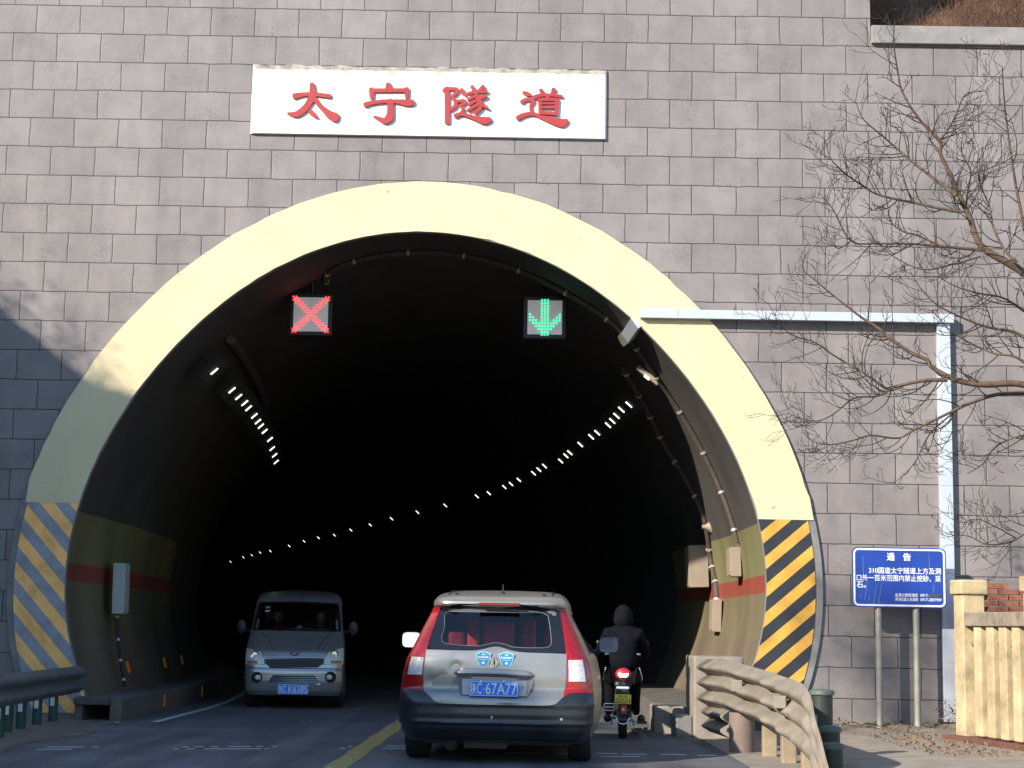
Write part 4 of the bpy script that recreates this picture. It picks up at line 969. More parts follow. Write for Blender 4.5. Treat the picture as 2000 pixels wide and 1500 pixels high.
def resample(poly, n):
    P = [Vector((p[0], p[1])) for p in poly] + [Vector((poly[0][0], poly[0][1]))]
    L_ = [0]
    for i in range(len(P)-1): L_.append(L_[-1] + (P[i+1]-P[i]).length)
    out = []; k = 0
    for i in range(n):
        t = L_[-1]*i/n
        while L_[k+1] < t: k += 1
        f_ = (t-L_[k])/max(1e-9, L_[k+1]-L_[k]); q_ = P[k].lerp(P[k+1], f_); out.append((q_.x, q_.y))
    return out
def wheel(parent, x, y, r, wd):
    t = MB().lathe([(r*.55, -wd/2), (r*.93, -wd/2), (r, -wd/2+.03), (r, wd/2-.03), (r*.93, wd/2), (r*.55, wd/2)], (x, y, r), 32, 'x').build('wheel', M['rubber'], parent, smooth=40, world=False)
    MB().lathe([(.02, -.03), (r*.35, -.02), (r*.58, .0), (r*.6, .015), (.02, .02)], (x + (wd/2-.015)*(1 if x > 0 else -1), y, r), 20, 'x').build('rim', M['steel'], t, smooth=40, world=False)
    return t

# --- silver hatchback, seen from behind
gc = gnd(965, 1493)
CAR = thing('silver_car', 'silver hatchback with dark bumper and red tail lamps, dented tailgate, driving away', 'car', (gc.x, gc.y, 0), -R(2.9))
def cz(px, py):                       # a photo position on the car's rear, in the car's own metres
    a, b = px-965, py-1493
    return ((a*math.cos(ROLL)+b*math.sin(ROLL))/207.5, -(-a*math.sin(ROLL)+b*math.cos(ROLL))/207.5)
def cq(zx, zy): return cz(740+zx/3.948, 1120+zy/3.948)
tab = [(.19, .80, .16, 3.95), (.24, .83, .06, 4.05), (.33, .87, .0, 4.1), (.45, .885, -.01, 4.12), (.58, .89, .0, 4.12), (.63, .89, .03, 4.1), (.68, .886, .075, 4.08), (.80, .875, .075, 4.0), (.95, .842, .095, 3.7), (1.02, .81, .12, 3.2), (1.2, .735, .22, 2.75), (1.38, .655, .34, 2.4), (1.43, .635, .36, 2.3), (1.455, .635, .285, 2.3), (1.49, .63, .29, 2.25), (1.53, .61, .36, 2.2), (1.565, .58, .50, 2.1), (1.595, .52, .85, 1.95), (1.61, .43, 1.1, 1.85), (1.618, .25, 1.3, 1.7)]
tab = [(r[0], r[1]*(1.022 if r[0] < 1.0 else 1.012), r[2], r[3]) for r in tab]
cb_ = Body(tab, rc=.17, bow=.05, bulge=.072)
zs = [.19+i*.02 for i in range(72)]; zs = [z for z in zs if z < 1.618] + [1.618]
win = [cq(*p) for p in ((480, 345), (530, 315), (700, 308), (900, 305), (1100, 320), (1240, 335), (1290, 360), (1308, 460), (1320, 560), (1312, 595), (1280, 606), (1130, 606), (1020, 600), (960, 578), (890, 566), (830, 578), (770, 592), (640, 588), (510, 576), (478, 562), (468, 530), (490, 440))]
def car_skip(c):
    if 1.01 < c.z < 1.38 and abs(c.x) < .52+.16*(1.38-c.z)/.37 and c.y < 1.2: return True
    if 1.02 < c.z < 1.38 and .75 < c.y < 2.6 and abs(c.x) > .55: return True
    return False
car_skip_b = cb_.shell(zs, car_skip); car_skip_b.build('body', M['silver'], CAR, smooth=35, world=False)
# rear screen: black frit ring + clear glass
outer = [cq(*p) for p in ((452, 285), (600, 268), (900, 262), (1200, 285), (1372, 318), (1395, 430), (1420, 560), (1435, 642), (1200, 646), (1060, 640), (985, 618), (940, 604), (890, 600), (840, 608), (790, 624), (700, 628), (520, 618), (358, 612), (385, 520), (420, 400))]
# align starting corners of both loops at the upper left
wn_ = resample(win, 96); on_ = resample(outer, 96)
def ang_sort(ps, c): return sorted(ps, key=lambda p: math.atan2(p[1]-c[1], p[0]-c[0]))
cen = (sum(p[0] for p in wn_)/96, sum(p[1] for p in wn_)/96)
def by_angle(poly, c, n=120):
    P = [Vector((p[0]-c[0], p[1]-c[1])) for p in poly]; res = []
    for i in range(n):
        a = 2*math.pi*i/n; d = Vector((math.cos(a), math.sin(a))); best = 1e9
        for k in range(len(P)):
            p, q2 = P[k], P[(k+1) % len(P)]; e = q2-p; den = d.x*e.y-d.y*e.x
            if abs(den) < 1e-9: continue
            t = (p.x*e.y-p.y*e.x)/den; u_ = (p.x*d.y-p.y*d.x)/den
            if t > 0 and -1e-6 <= u_ <= 1+1e-6: best = min(best, t)
        res.append((c[0]+d.x*best, c[1]+d.y*best))
    return res
wi, wo = by_angle(win, cen), by_angle(outer, cen)
RW = cb_.ring(wo, wi, .006).build('rear_window', M['glassdark'], CAR, smooth=40, world=False)
mb = MB(); rows = [[cb_.pt(cen[0]+(x-cen[0])*k, cen[1]+(z-cen[1])*k, .004) for x, z in wi] for k in (1.0, .75, .5, .25, .02)]
mb.grid(rows, closed=True); mb.add(rows[-1], [tuple(range(120))]); mb.build('pane', M['glass'], RW, smooth=40, world=False)
MB().tube([cb_.pt(x, z, .0065) for x, z in wi] + [cb_.pt(*wi[0], .0065)], .0025, 4, cap=False).build('pane_edge', mat('edge_line_grey', (.25, .26, .28), .4, var=0), RW, world=False)
# tailgate with dents
def dent(x, z):
    d = lambda cx_, cz_, rx, rz, a: a*math.exp(-((x-cx_)/rx)**2-((z-cz_)/rz)**2)
    c1, c2, c3, c4 = cq(590, 760), cq(480, 860), cq(520, 950), cq(1000, 1010)
    return d(*c1, .05, .06, -.022) + d(*c2, .13, .10, -.022) + d(*c3, .10, .035, .012) + d(*c4, .09, .018, .006) + d(*cq(420, 760), .09, .09, .008)
lft = [cq(440, 1010), cq(385, 990), cq(352, 940), cq(345, 840), cq(346, 760), cq(352, 680), cq(358, 618)]
rgt = [cq(1330, 1043), cq(1385, 1030), cq(1408, 985), cq(1428, 880), cq(1432, 800), cq(1434, 720), cq(1436, 650)]
TG = cb_.patch(lft, rgt, .012, 56, 30, top=lambda u: .045*math.exp(-((u-.5)/.10)**2)-.003, bot=lambda u: -.012*math.sin(math.pi*u), disp=dent).build('tailgate', M['silver'], CAR, smooth=60, world=False)
# lip over the plate and recessed plate bay
c0, c1 = cq(575, 790), cq(1190, 812)
rowsl = []
for i in range(21):
    u = i/20; x = lerp(c0[0], c1[0], u); z = lerp(c0[1], c1[1], u) + .010*math.sin(math.pi*u); e = min(1, min(u, 1-u)*10+.35)
    rowsl.append([cb_.pt(x, z+.038*e, .010), cb_.pt(x, z+.024*e, .050*e), cb_.pt(x, z-.012*e, .056*e), cb_.pt(x, z-.036*e, .03*e), cb_.pt(x, z-.036*e, .008)])
MB().grid(rowsl).build('lip', M['silver'], TG, smooth=50, world=False)
bay_o = [cq(590, 818), cq(1188, 838), cq(1140, 985), cq(638, 968)]; bay_i = [cq(640, 836), cq(1135, 852), cq(1128, 972), cq(645, 962)]
cbm = MB(); cbm.grid([[cb_.pt(x, z, .0165) for x, z in bay_o], [cb_.pt(x, z, .0035+.012) for x, z in bay_i]], closed=True)
cbm.build('plate_bay', mat('bay_shadow_grey', (.13, .135, .14), .45, .3, var=.1), TG, world=False)
MB().add([cb_.pt(x, z, .019) for x, z in bay_i], [(0, 1, 2, 3)]).build('plate_mount', M['silver'], TG, world=False)
def plate(parent, x0, x1, z0, z1, y, parts, m, tm, rim):
    pl = MB().box(x0, x1, y, y+.008, z0, z1).build('number_plate', m, parent, world=False, bevel=.003)
    o_, i_ = [(x0+.006, z0+.006), (x1-.006, z0+.006), (x1-.006, z1-.006), (x0+.006, z1-.006)], [(x0+.011, z0+.011), (x1-.011, z0+.011), (x1-.011, z1-.011), (x0+.011, z1-.011)]
    MB().grid([[(x, y-.0012, z) for x, z in o_], [(x, y-.0012, z) for x, z in i_]], closed=True).build('plate_border', rim, pl, world=False)
    for s, u0, u1, v0, v1, bold in parts:
        text('plate_text', s, tm, pl, lerp(x0, x1, u0), lerp(x0, x1, u1), lerp(z0, z1, v0), lerp(z0, z1, v1), y-.001, bold=bold)
    return pl
pa, pb_ = cq(695, 845), cq(1077, 972); pcx, pcz = (pa[0]+pb_[0])/2, (pa[1]+pb_[1])/2
yb = cb_.y(0, pcz-.075) - .040
plate(TG, pcx-.228, pcx+.228, pcz-.072, pcz+.072, yb, (('陕', .035, .135, .16, .84, .02), ('C', .155, .255, .16, .86, .014), ('·', .285, .305, .44, .52, .03), ('67A77', .335, .965, .14, .86, .014)), M['plateblue'], M['signwhite'], M['signwhite'])
for dx in (-.12, .09): MB().lathe([(.011, yb-.004), (.008, yb-.007)], (pcx+dx, 0, pcz+.066), 10, 'y').build('plate_bolt', M['chrome'], TG, world=False)
# emblem and shield stickers
ex, ez = cq(885, 712); ye = cb_.y(ex, ez)-.012
EM = MB().lathe([(.050, ye), (.050, ye-.010), (.044, ye-.014)], (ex, 0, ez), 28, 'y').build('emblem', M['chrome'], TG, smooth=30, world=False)
MB().grid([[(ex+.038*math.cos(t), ye-.0155, ez+.038*math.sin(t)) for t in [2*math.pi*i/28 for i in range(28)]], [(ex+.033*math.cos(t), ye-.0155, ez+.033*math.sin(t)) for t in [2*math.pi*i/28 for i in range(28)]]], closed=True).build('emblem_ring', M['black'], EM, world=False)
MB().prism([(ex+.009*math.sin(t), ez+.03*math.cos(t)) for t in [2*math.pi*i/16 for i in range(16)]], ye-.017, ye-.014).build('emblem_eye', M['black'], EM, world=False)
stick = mat('sticker_blue', (.035, .29, .52), .4, var=.2, scale=30); pale = mat('sticker_edge', (.38, .62, .74), .4, var=.2, scale=30)
for sx0, sz0 in ((800, 695), (977, 700)):
    cx0, cz0 = cq(sx0, sz0); shp = [(-1, .78), (-.62, .86), (-.4, 1.0), (.4, 1.0), (.62, .86), (1, .74), (.86, .0), (.5, -.6), (0, -1.0), (-.5, -.6), (-.86, 0)]
    y0 = cb_.y(cx0, cz0)-.018
    S_ = MB().prism([(cx0+.072*a, cz0+.080*b) for a, b in shp], y0, y0+.02).build('shield_sticker', pale, TG, world=False)
    MB().prism([(cx0+.062*a, cz0+.070*b) for a, b in shp], y0-.001, y0+.0005).build('sticker_face', stick, S_, world=False)
    ml = MB()
    for k in range(7):
        ml.box(cx0-.05+k*.0145, cx0-.041+k*.0145, y0-.0018, y0-.0012, cz0+.018, cz0+.034)
    for k in range(5): ml.box(cx0-.035+k*.0145, cx0-.028+k*.0145, y0-.0018, y0-.0012, cz0+.001, cz0+.008)
    ml.box(cx0-.012, cx0+.012, y0-.0018, y0-.0012, cz0-.036, cz0-.016).box(cx0-.014, cx0+.016, y0-.0018, y0-.0012, cz0+.048, cz0+.056)
    ml.build('sticker_print', M['signwhite'], S_, world=False)
# tail lamps
def taillamp(inn_, out_, wz0, wz1):
    T_ = cb_.patch(out_, inn_, .012, 10, 24).build('tail_lamp', M['redlens'], CAR, smooth=50, world=False)
    def cut(ps, t):
        f_ = t*(len(ps)-1); i = min(int(f_), len(ps)-2); return (lerp(ps[i][0], ps[i+1][0], f_-i), lerp(ps[i][1], ps[i+1][1], f_-i))
    ls = [cut(out_, t) for t in (wz0, (wz0+wz1)/2, wz1)]; rs = [cut(inn_, t) for t in (wz0, (wz0+wz1)/2, wz1)]
    l2 = [(lerp(a[0], b[0], .28), a[1]) for a, b in zip(ls, rs)]; r2 = [(lerp(a[0], b[0], .93), b[1]) for a, b in zip(ls, rs)]
    cb_.patch(l2, r2, .016, 6, 6, skirt=.006).build('reverse_lens', M['clearlens'], T_, smooth=50, world=False)
    ls = [cut(out_, t) for t in (.02, .1, .17)]; rs = [cut(inn_, t) for t in (.02, .1, .17)]
    cb_.patch([(lerp(a[0], b[0], .08), a[1]) for a, b in zip(ls, rs)], [(lerp(a[0], b[0], .93), b[1]) for a, b in zip(ls, rs)], .015, 6, 4, skirt=.005).build('reflector_lens', mat('deep_red_lens', (.36, .006, .012), .2, var=.2, scale=60, coat=.5), T_, smooth=50, world=False)
eo = lambda z, s: s*(interp(tab, z)[0]-.012)
def mk(inner_px, sgn):
    inn_ = [cq(*p) for p in inner_px]; out_ = []
    for x, z in inn_: out_.append((eo(z, sgn), z))
    return inn_, out_
il, ol = mk(((347, 942), (341, 870), (340, 800), (347, 700), (356, 640), (380, 540), (420, 400), (451, 282)), -1)
ol[0] = (ol[0][0], ol[0][1]+.02); ol[-1] = (ol[-1][0], ol[-1][1]-.005)
taillamp(il, ol, .27, .47)
ir, orr = mk(((1408, 980), (1425, 915), (1440, 850), (1440, 720), (1432, 660), (1420, 560), (1395, 430), (1376, 317)), 1)
taillamp(ir, orr, .27, .47)
# bumper
bl = [(-.825, .215), (-.865, .28), (-.892, .40), (-.897, .55), (-.893, .655)]; brr = [(.825, .215), (.865, .28), (.892, .40), (.897, .55), (.893, .655)]
def bump_top(u):
    x = lerp(-.88, .88, u); e = (abs(x)-.60)/.07
    return -.115*(1/(1+math.exp(min(30, max(-30, e*2.2)))))
def bump_disp(x, z):
    return .012*math.exp(-((z-.375)/.018)**2) + .006*math.exp(-((z-.545)/.02)**2) - .008*math.exp(-((z-.345)/.02)**2)
BP = cb_.patch(bl, brr, .016, 60, 34, top=bump_top, bot=lambda u: .012*math.sin(math.pi*u)**2, disp=bump_disp, skirt=.03).build('bumper', M['bumper'], CAR, smooth=50, world=False)
for zx, zy, m_ in ((347, 1100, M['black']), (870, 1123, M['clip']), (1398, 1138, M['clip'])):
    x, z = cq(zx, zy); p = cb_.pt(x, z, .018); MB().lathe([(.013, p.y+.004), (.013, p.y-.004), (.008, p.y-.007)], (x, 0, z), 12, 'y').build('parking_sensor', m_, BP, world=False)
x, z = cq(555, 1322); MB().lathe([(.045, .02), (.062, .0), (.062, -.02), (.052, -.015), (.048, .12)], (x, .10, z), 20, 'y').build('exhaust_pipe', mat('rusty_exhaust', (.022, .016, .012), .6, .3, var=.4, scale=12), CAR, smooth=40, world=False)
MB().box(-.70, .70, .35, 3.8, .16, .24).box(-.3, .1, .2, .7, .13, .2).build('underbody', M['black'], CAR, world=False)
x0, z0 = cq(752, 228); x1, z1 = cq(1072, 262)
MB().box(x0, x1, cb_.y(0, 1.47)-.022, cb_.y(0, 1.47)+.04, 1.452, 1.482).build('brake_light', mat('dull_red_lens', (.17, .010, .012), .25, var=.2, scale=30, coat=.4), CAR, world=False, bevel=.006)
# roof antenna, roof grooves, little caps
AN = MB().lathe([(.032, 0), (.026, .02), (.012, .035), (.005, .05), (.004, .11)], (.02, .58, 1.555), 12).build('antenna', M['black'], CAR, smooth=40, world=False)
for s in (-1, 1):
    MB().tube([(s*.50, .52, 1.556), (s*.495, .8, 1.598), (s*.47, 1.3, 1.612)], .006, 6).build('roof_groove', M['bumper'], CAR, world=False)
    MB().box(s*.42-.015, s*.42+.015, .49, .53, 1.558, 1.575).build('roof_cap', M['black'], CAR, world=False)
    # side glass and mirror
    mb = MB()
    mb.grid([[(s*(interp(tab, z)[0]+b_*max(.25, 1-max(0, z-1.0)*1.5)+.004), y, z) for y, b_ in ((.70, .046), (1.1, .06), (1.75, .075), (2.65, .066))] for z in (1.01, 1.1, 1.2, 1.3, 1.39)])
    mb.build('side_window', M['glass'], CAR, smooth=60, world=False)
    mx_ = s*1.05
    def sup(k, w_, h_): return [(mx_ + w_*k*abs(math.cos(t))**.45*math.copysign(1, math.cos(t)), 1.09 + h_*k*abs(math.sin(t))**.5*math.copysign(1, math.sin(t)) + (.015 if s < 0 else 0)) for t in [2*math.pi*q_/28 for q_ in range(28)]]
    rows = [[(x, 2.35+yy, z) for x, z in sup(k, .105, .085)] for yy, k in ((.09, .35), (.075, .75), (.03, .97), (-.02, 1.0), (-.03, .97), (-.026, .93))]
    mb = MB().grid(rows, closed=True); mb.add(rows[0], [tuple(range(28))]); mb.add(rows[-1], [tuple(range(28))])
    mo = mb.build('wing_mirror', M['vansilver'] if s < 0 else M['bumper'], CAR, smooth=50, world=False)
    tl_ = (-.20, 0) if s < 0 else (.30, 0)
    gp = [(x, 2.35-.030 - tl_[0]*(z-1.09)*.25 - .006, z) for x, z in sup(.9, .105, .085)]
    MB().add(gp, [tuple(range(28))]).build('mirror_glass', mat('mirror', (.8, .8, .8), .03, 1, var=0), mo, world=False)
    MB().tube([(s*.84, 2.4, 1.0), (s*.99, 2.36, 1.03)], .03, 8).build('mirror_arm', M['black'], mo, world=False)
    for yy in (.72, 3.35): wheel(CAR, s*.775, yy, .305, .215)
# red seats and a passenger's head inside
for (a, b, t0, y) in ((-.40, -.28, 1.36, 1.6), (-.21, .10, 1.31, 1.25), (.15, .30, 1.34, 1.6), (.40, .52, 1.28, 1.25), (-.56, -.40, 1.2, 1.25)):
    MB().box(a, b, y, y+.12, .85, t0).build('seat_back', M['redseat'], CAR, world=False, bevel=.03)
MB().lathe([(.02, -.13), (.07, -.10), (.095, 0), (.085, .08), (.02, .125)], (-.02, 1.52, 1.35), 16).build('passenger_hair', M['hair'], CAR, smooth=60, world=False)
MB().box(-.62, .62, .45, .50, .5, .98).build('parcel_shelf', M['black'], CAR, world=False)

# --- silver van, coming out of the tunnel
v0 = at(571, 1386, 25.9)
VAN = thing('silver_van', 'silver minivan facing out of the dark tunnel with two people inside', 'van', (v0.x, 25.9, 0), R(5.0))
def vq(X, Yz): return ((X-755)/640*1.0, (1335-Yz)/640 + (X-755)*.0176/640)
vt = [(.20, .68, .10, 3.6), (.27, .72, .03, 3.7), (.40, .735, .0, 3.72), (.55, .74, .0, 3.72), (.60, .74, .025, 3.72), (.75, .74, .05, 3.72), (.86, .738, .11, 3.72), (.95, .732, .26, 3.72), (1.05, .72, .44, 3.72), (1.14, .705, .60, 3.72), (1.59, .665, 1.10, 3.7), (1.66, .65, 1.22, 3.65), (1.72, .62, 1.42, 3.6), (1.765, .55, 1.7, 3.5), (1.79, .40, 2.0, 3.3), (1.80, .2, 2.3, 3.0)]
vb = Body(vt, rc=.16, bow=.06, rcf=.15, bowf=.03)
zs = [.20+i*.025 for i in range(64)] + [1.80]
vb.shell(zs, lambda c: (1.16 < c.z < 1.57 and abs(c.x) < .60 and c.y < 1.3) or (1.17 < c.z < 1.55 and 1.35 < c.y < 3.3)).build('body', M['vansilver'], VAN, smooth=35, world=False)
ws_l = [(-.675, 1.145), (-.655, 1.37), (-.625, 1.585)]; ws_r = [(.675, 1.145), (.655, 1.37), (.625, 1.585)]
wo = [(-.675, 1.145), (0, 1.145), (.675, 1.145), (.65, 1.37), (.615, 1.585), (0, 1.60), (-.615, 1.585), (-.65, 1.37)]; cen2 = (0, 1.36)
wi_ = [(x*.955, 1.36+(z-1.36)*.92) for x, z in wo]
wr1, wr2 = by_angle(wo, cen2), by_angle(wi_, cen2)
WS = vb.ring(wr1, wr2, .006).build('windscreen', M['black'], VAN, smooth=40, world=False)
mb = MB(); rows = [[vb.pt(x*k, 1.36+(z-1.36)*k, .004) for x, z in wr2] for k in (1, .7, .4, .02)]
mb.grid(rows, closed=True); mb.add(rows[-1], [tuple(range(120))]); mb.build('pane', M['wglass'], WS, smooth=40, world=False)
for s in (-1, 1): MB().grid([[(s*(interp(vt, z)[0]+.003), y, z) for y in (1.3, 2, 2.8, 3.35)] for z in (1.16, 1.3, 1.45, 1.56)]).build('side_window', M['glassdark'], VAN, world=False)
gr = vb.patch([vq(530, 945), vq(480, 905), vq(480, 862)], [vq(980, 945), vq(1040, 905), vq(1040, 862)], .008, 20, 8).build('grille', M['black'], VAN, smooth=40, world=False)
for yy in (885, 905, 925):
    MB().tube([vb.pt(*vq(540 + i*43, yy), .012) for i in range(11)], .006, 6).build('slat', mat('dark_slat', (.10, .10, .11), .4, .5, var=0), gr, world=False)
lg = vb.patch([vq(515, 1085), vq(535, 1045), vq(565, 1010)], [vq(998, 1085), vq(975, 1045), vq(945, 1010)], .006, 16, 6).build('lower_grille', M['black'], VAN, smooth=40, world=False)
for yy, e in ((1022, 30), (1042, 15), (1062, 5), (1080, 0)):
    MB().tube([vb.pt(*vq(525 + e + i*(460-2*e)/10, yy), .010) for i in range(11)], .008, 6).build('chrome_bar', M['chrome'], lg, world=False)
for s, pts in ((-1, ((300, 915), (298, 770), (475, 918), (440, 800))), (1, ((1235, 918), (1228, 765), (1035, 915), (1080, 800)))):
    o0, o1_, i0, i1_ = [vq(*p) for p in pts]
    outl = [(s*.722, o0[1]), (s*.724, (o0[1]+o1_[1])/2), (s*.718, o1_[1]+.005)]
    HL = vb.patch(outl, [i0, (i0[0]*.97+i1_[0]*.03, (i0[1]*1.2+i1_[1]*.8)/2), i1_], .010, 12, 10).build('headlight', M['clearlens'], VAN, smooth=50, world=False)
    vb.patch([(lerp(s*.70, i0[0], .05), o0[1]+.012), (lerp(s*.70, i0[0], .05), o0[1]+.055)], [(lerp(s*.70, i0[0], .62), i0[1]+.012), (lerp(s*.70, i0[0], .58), i0[1]+.055)], .014, 6, 3, skirt=.005).build('indicator', mat('amber_lens', (.42, .17, .07), .3, var=.2, scale=40), HL, smooth=40, world=False)
    bo = [vb.pt(x, z, .006) for x, z in outl + [i1_, (i0[0]*.97+i1_[0]*.03, (i0[1]*1.2+i1_[1]*.8)/2), i0, outl[0]]]
    MB().tube(bo, .007, 5).build('lamp_gasket', M['black'], HL, world=False)
    bx_, bz_ = lerp(s*.70, i0[0], .42), lerp(o0[1], o1_[1], .62); p = vb.pt(bx_, bz_, .012)
    MB().lathe([(.062, 0), (.062, -.006), (.05, -.004), (.02, .006)], (p.x, p.y, p.z), 18, 'y').build('bulb_bowl', M['chrome'], HL, smooth=40, world=False)
    fx, fz = vq(408 if s < 0 else 1105, 1035); p = vb.pt(fx, fz, .008)
    FL = MB().lathe([(.085, .004), (.085, -.006), (.07, -.008), (.06, .004)], (p.x, p.y, p.z), 20, 'y').build('fog_lamp', M['black'], VAN, smooth=40, world=False)
    MB().lathe([(.036, -.008), (.034, -.016), (.008, -.02)], (p.x-s*.01, p.y, p.z), 16, 'y').build('fog_lens', M['clearlens'], FL, smooth=40, world=False)
    # mirror
    mo = MB().lathe([(.03, -.05), (.085, -.03), (.09, .02), (.05, .05)], (0, 0, 0), 16, 'y'); mo.v = [(s*.86+v[0]*.8, .95+v[1], 1.2+v[2]*1.25) for v in mo.v]
    mr_ = mo.build('wing_mirror', M['black'], VAN, smooth=50, world=False)
    MB().tube([(s*.70, .98, 1.13), (s*.82, .96, 1.16)], .02, 8).build('mirror_arm', M['black'], mr_, world=False)
    for yy in (.75, 2.75): wheel(VAN, s*.66, yy, .28, .16)
    MB().tube([vb.pt(s*.12+.02 + (.0 if s < 0 else .02), 1.155, .03), vb.pt(s*.12+.25, 1.175, .02) if s < 0 else vb.pt(.50, 1.165, .02)], .010, 6).build('wiper', M['black'], VAN, world=False)
vb.patch([vq(500, 1170), vq(512, 1090)], [vq(1010, 1170), vq(998, 1090)], .010, 16, 6).build('bumper_centre', M['vansilver'], VAN, smooth=40, world=False)
for zz in (.598,):
    MB().tube([vb.pt(lerp(-.72, .72, i/20), zz, .002) for i in range(21)], .006, 6).build('bumper_seam', M['black'], VAN, world=False)
for s in (-1, 1): MB().tube([vb.pt(s*.30, .765, .002), vb.pt(s*.33, .88, .002), vb.pt(s*.42, 1.02, .002), vb.pt(s*.52, 1.12, .002)], .004, 6).build('bonnet_crease', M['bumper'], VAN, world=False)
MB().tube([vb.pt(lerp(-.42, .42, i/14), .748, .003) for i in range(15)], .005, 6).build('bonnet_gap', M['black'], VAN, world=False)
ex, ez = vq(756, 822); p = vb.pt(ex, ez, .008)
wing = [(-.075, .03), (-.03, .018), (-.012, -.010), (0, .010), (.012, -.010), (.03, .018), (.075, .03), (.055, .0), (.02, -.022), (.006, -.024), (0, -.042), (-.006, -.024), (-.02, -.022), (-.055, .0)]
MB().prism([(p.x+a, p.z+b) for a, b in wing], p.y-.006, p.y+.02).build('emblem', M['bumper'], VAN, world=False)
pa, pb_ = vq(607, 1105), vq(903, 1203)
plate(VAN, -.228, .228, pb_[1]+.01, pa[1]+.01, vb.y(0, .3)-.035, (('陕', .045, .145, .16, .84, .02), ('C', .165, .265, .16, .86, .014), ('K6385', .345, .955, .14, .86, .014)), M['plateblue'], M['signwhite'], M['signwhite'])
p = vb.pt(.37, .38, .012); MB().box(.345, .40, p.y-.006, p.y, .36, .385).build('tow_cap', M['signwhite'], VAN, world=False)
MB().tube([(.04, 1.18, 1.64), (.045, 1.28, 1.80)], .006, 6).build('antenna', M['black'], VAN, world=False)
p = vb.pt(-.43, 1.0, .004); 
MB().box(-.62, .62, .75, 1.05, 1.02, 1.10).build('dashboard', M['black'], VAN, world=False, bevel=.03)
for zz, m_, h in ((1.50, mat('green_sticker', (.05, .32, .24), .5, var=.1), .016), (1.445, M['signwhite'], .012)):
    p = vb.pt(-.47, zz, -.004); MB().box(p.x-.035, p.x+.035, p.y-.003, p.y, zz-h, zz+h).build('inspection_sticker', m_, WS, world=False)
tb = thing('tissue_box', 'teal tissue box with white tissue on the van dashboard', 'box', VAN.location + Matrix.Rotation(R(5), 3, 'Z') @ Vector((.03, .80, 1.10)), R(5))
MB().box(-.11, .11, -.06, .06, .0, .085).build('carton', mat('teal_card', (.02, .16, .19), .6, var=.2, scale=20), tb, world=False, bevel=.006)
MB().lathe([(.045, .085), (.05, .105), (.02, .13), (.004, .14)], (0, 0, 0), 9).build('tissue', M['signwhite'], tb, world=False)
MB().lathe([(.15, -.02), (.17, 0), (.15, .02), (.14, 0)], (0, 0, 0), 24, 'y').build('steering_wheel', M['bumper'], VAN, world=False, smooth=40)
sw = VAN.children[-1] if False else bpy.data.objects['steering_wheel']; sw.location = (.34, 1.0, 1.10); sw.rotation_euler = (R(25), 0, 0)

# ---------------------------------------------------------------- people
def skin(name, pts, edges, m, parent, sub=2, root=0):
    me = bpy.data.meshes.new(name); me.from_pydata([p[0] for p in pts], edges, [])
    o = bpy.data.objects.new(name, me); sc.collection.objects.link(o); o.parent = parent
    me.materials.append(m)
    sk = o.modifiers.new('skin', 'SKIN'); sk.use_smooth_shade = True
    if not me.skin_vertices: me.attributes.new('skin', 'FLOAT', 'POINT') if False else None
    if me.skin_vertices:
        sv = me.skin_vertices[0].data
        for i, p in enumerate(pts):
            sv[i].radius = p[1] if isinstance(p[1], tuple) else (p[1], p[1]); sv[i].use_root = (i == root)
    ss = o.modifiers.new('subdivision', 'SUBSURF'); ss.levels = sub; ss.render_levels = sub
    return o
def hand(parent, w_, d, s, m, thumb):
    # palm and five bent fingers from wrist w_ along d; s: curl direction
    d = Vector(d).normalized(); s = Vector(s).normalized(); side = d.cross(s).normalized()*thumb
    pts = [(tuple(w_), .026), (tuple(Vector(w_)+d*.045), (.036, .02)), (tuple(Vector(w_)+d*.085), (.040, .018))]; edges = [(0, 1), (1, 2)]
    H = skin('hand', pts, edges, m, parent, 1)
    for k, (o_, ln) in enumerate(((.032, .07), (.011, .08), (-.011, .075), (-.032, .06))):
        a = Vector(w_)+d*.075+side*o_; b = a+d*ln*.5; c = b+(d*.4+s).normalized()*ln*.4; e = c+(s*1.0-d*.5).normalized()*ln*.3
        skin('finger', [(tuple(a), .010), (tuple(b), .0095), (tuple(c), .009), (tuple(e), .007)], [(0, 1), (1, 2), (2, 3)], m, H, 1)
    a = Vector(w_)+d*.03+side*.035; b = a+(d*.6+side*.8).normalized()*.035; c = b+(d+s*.8).normalized()*.03
    skin('thumb', [(tuple(a), .012), (tuple(b), .011), (tuple(c), .009)], [(0, 1), (1, 2)], m, H, 1)
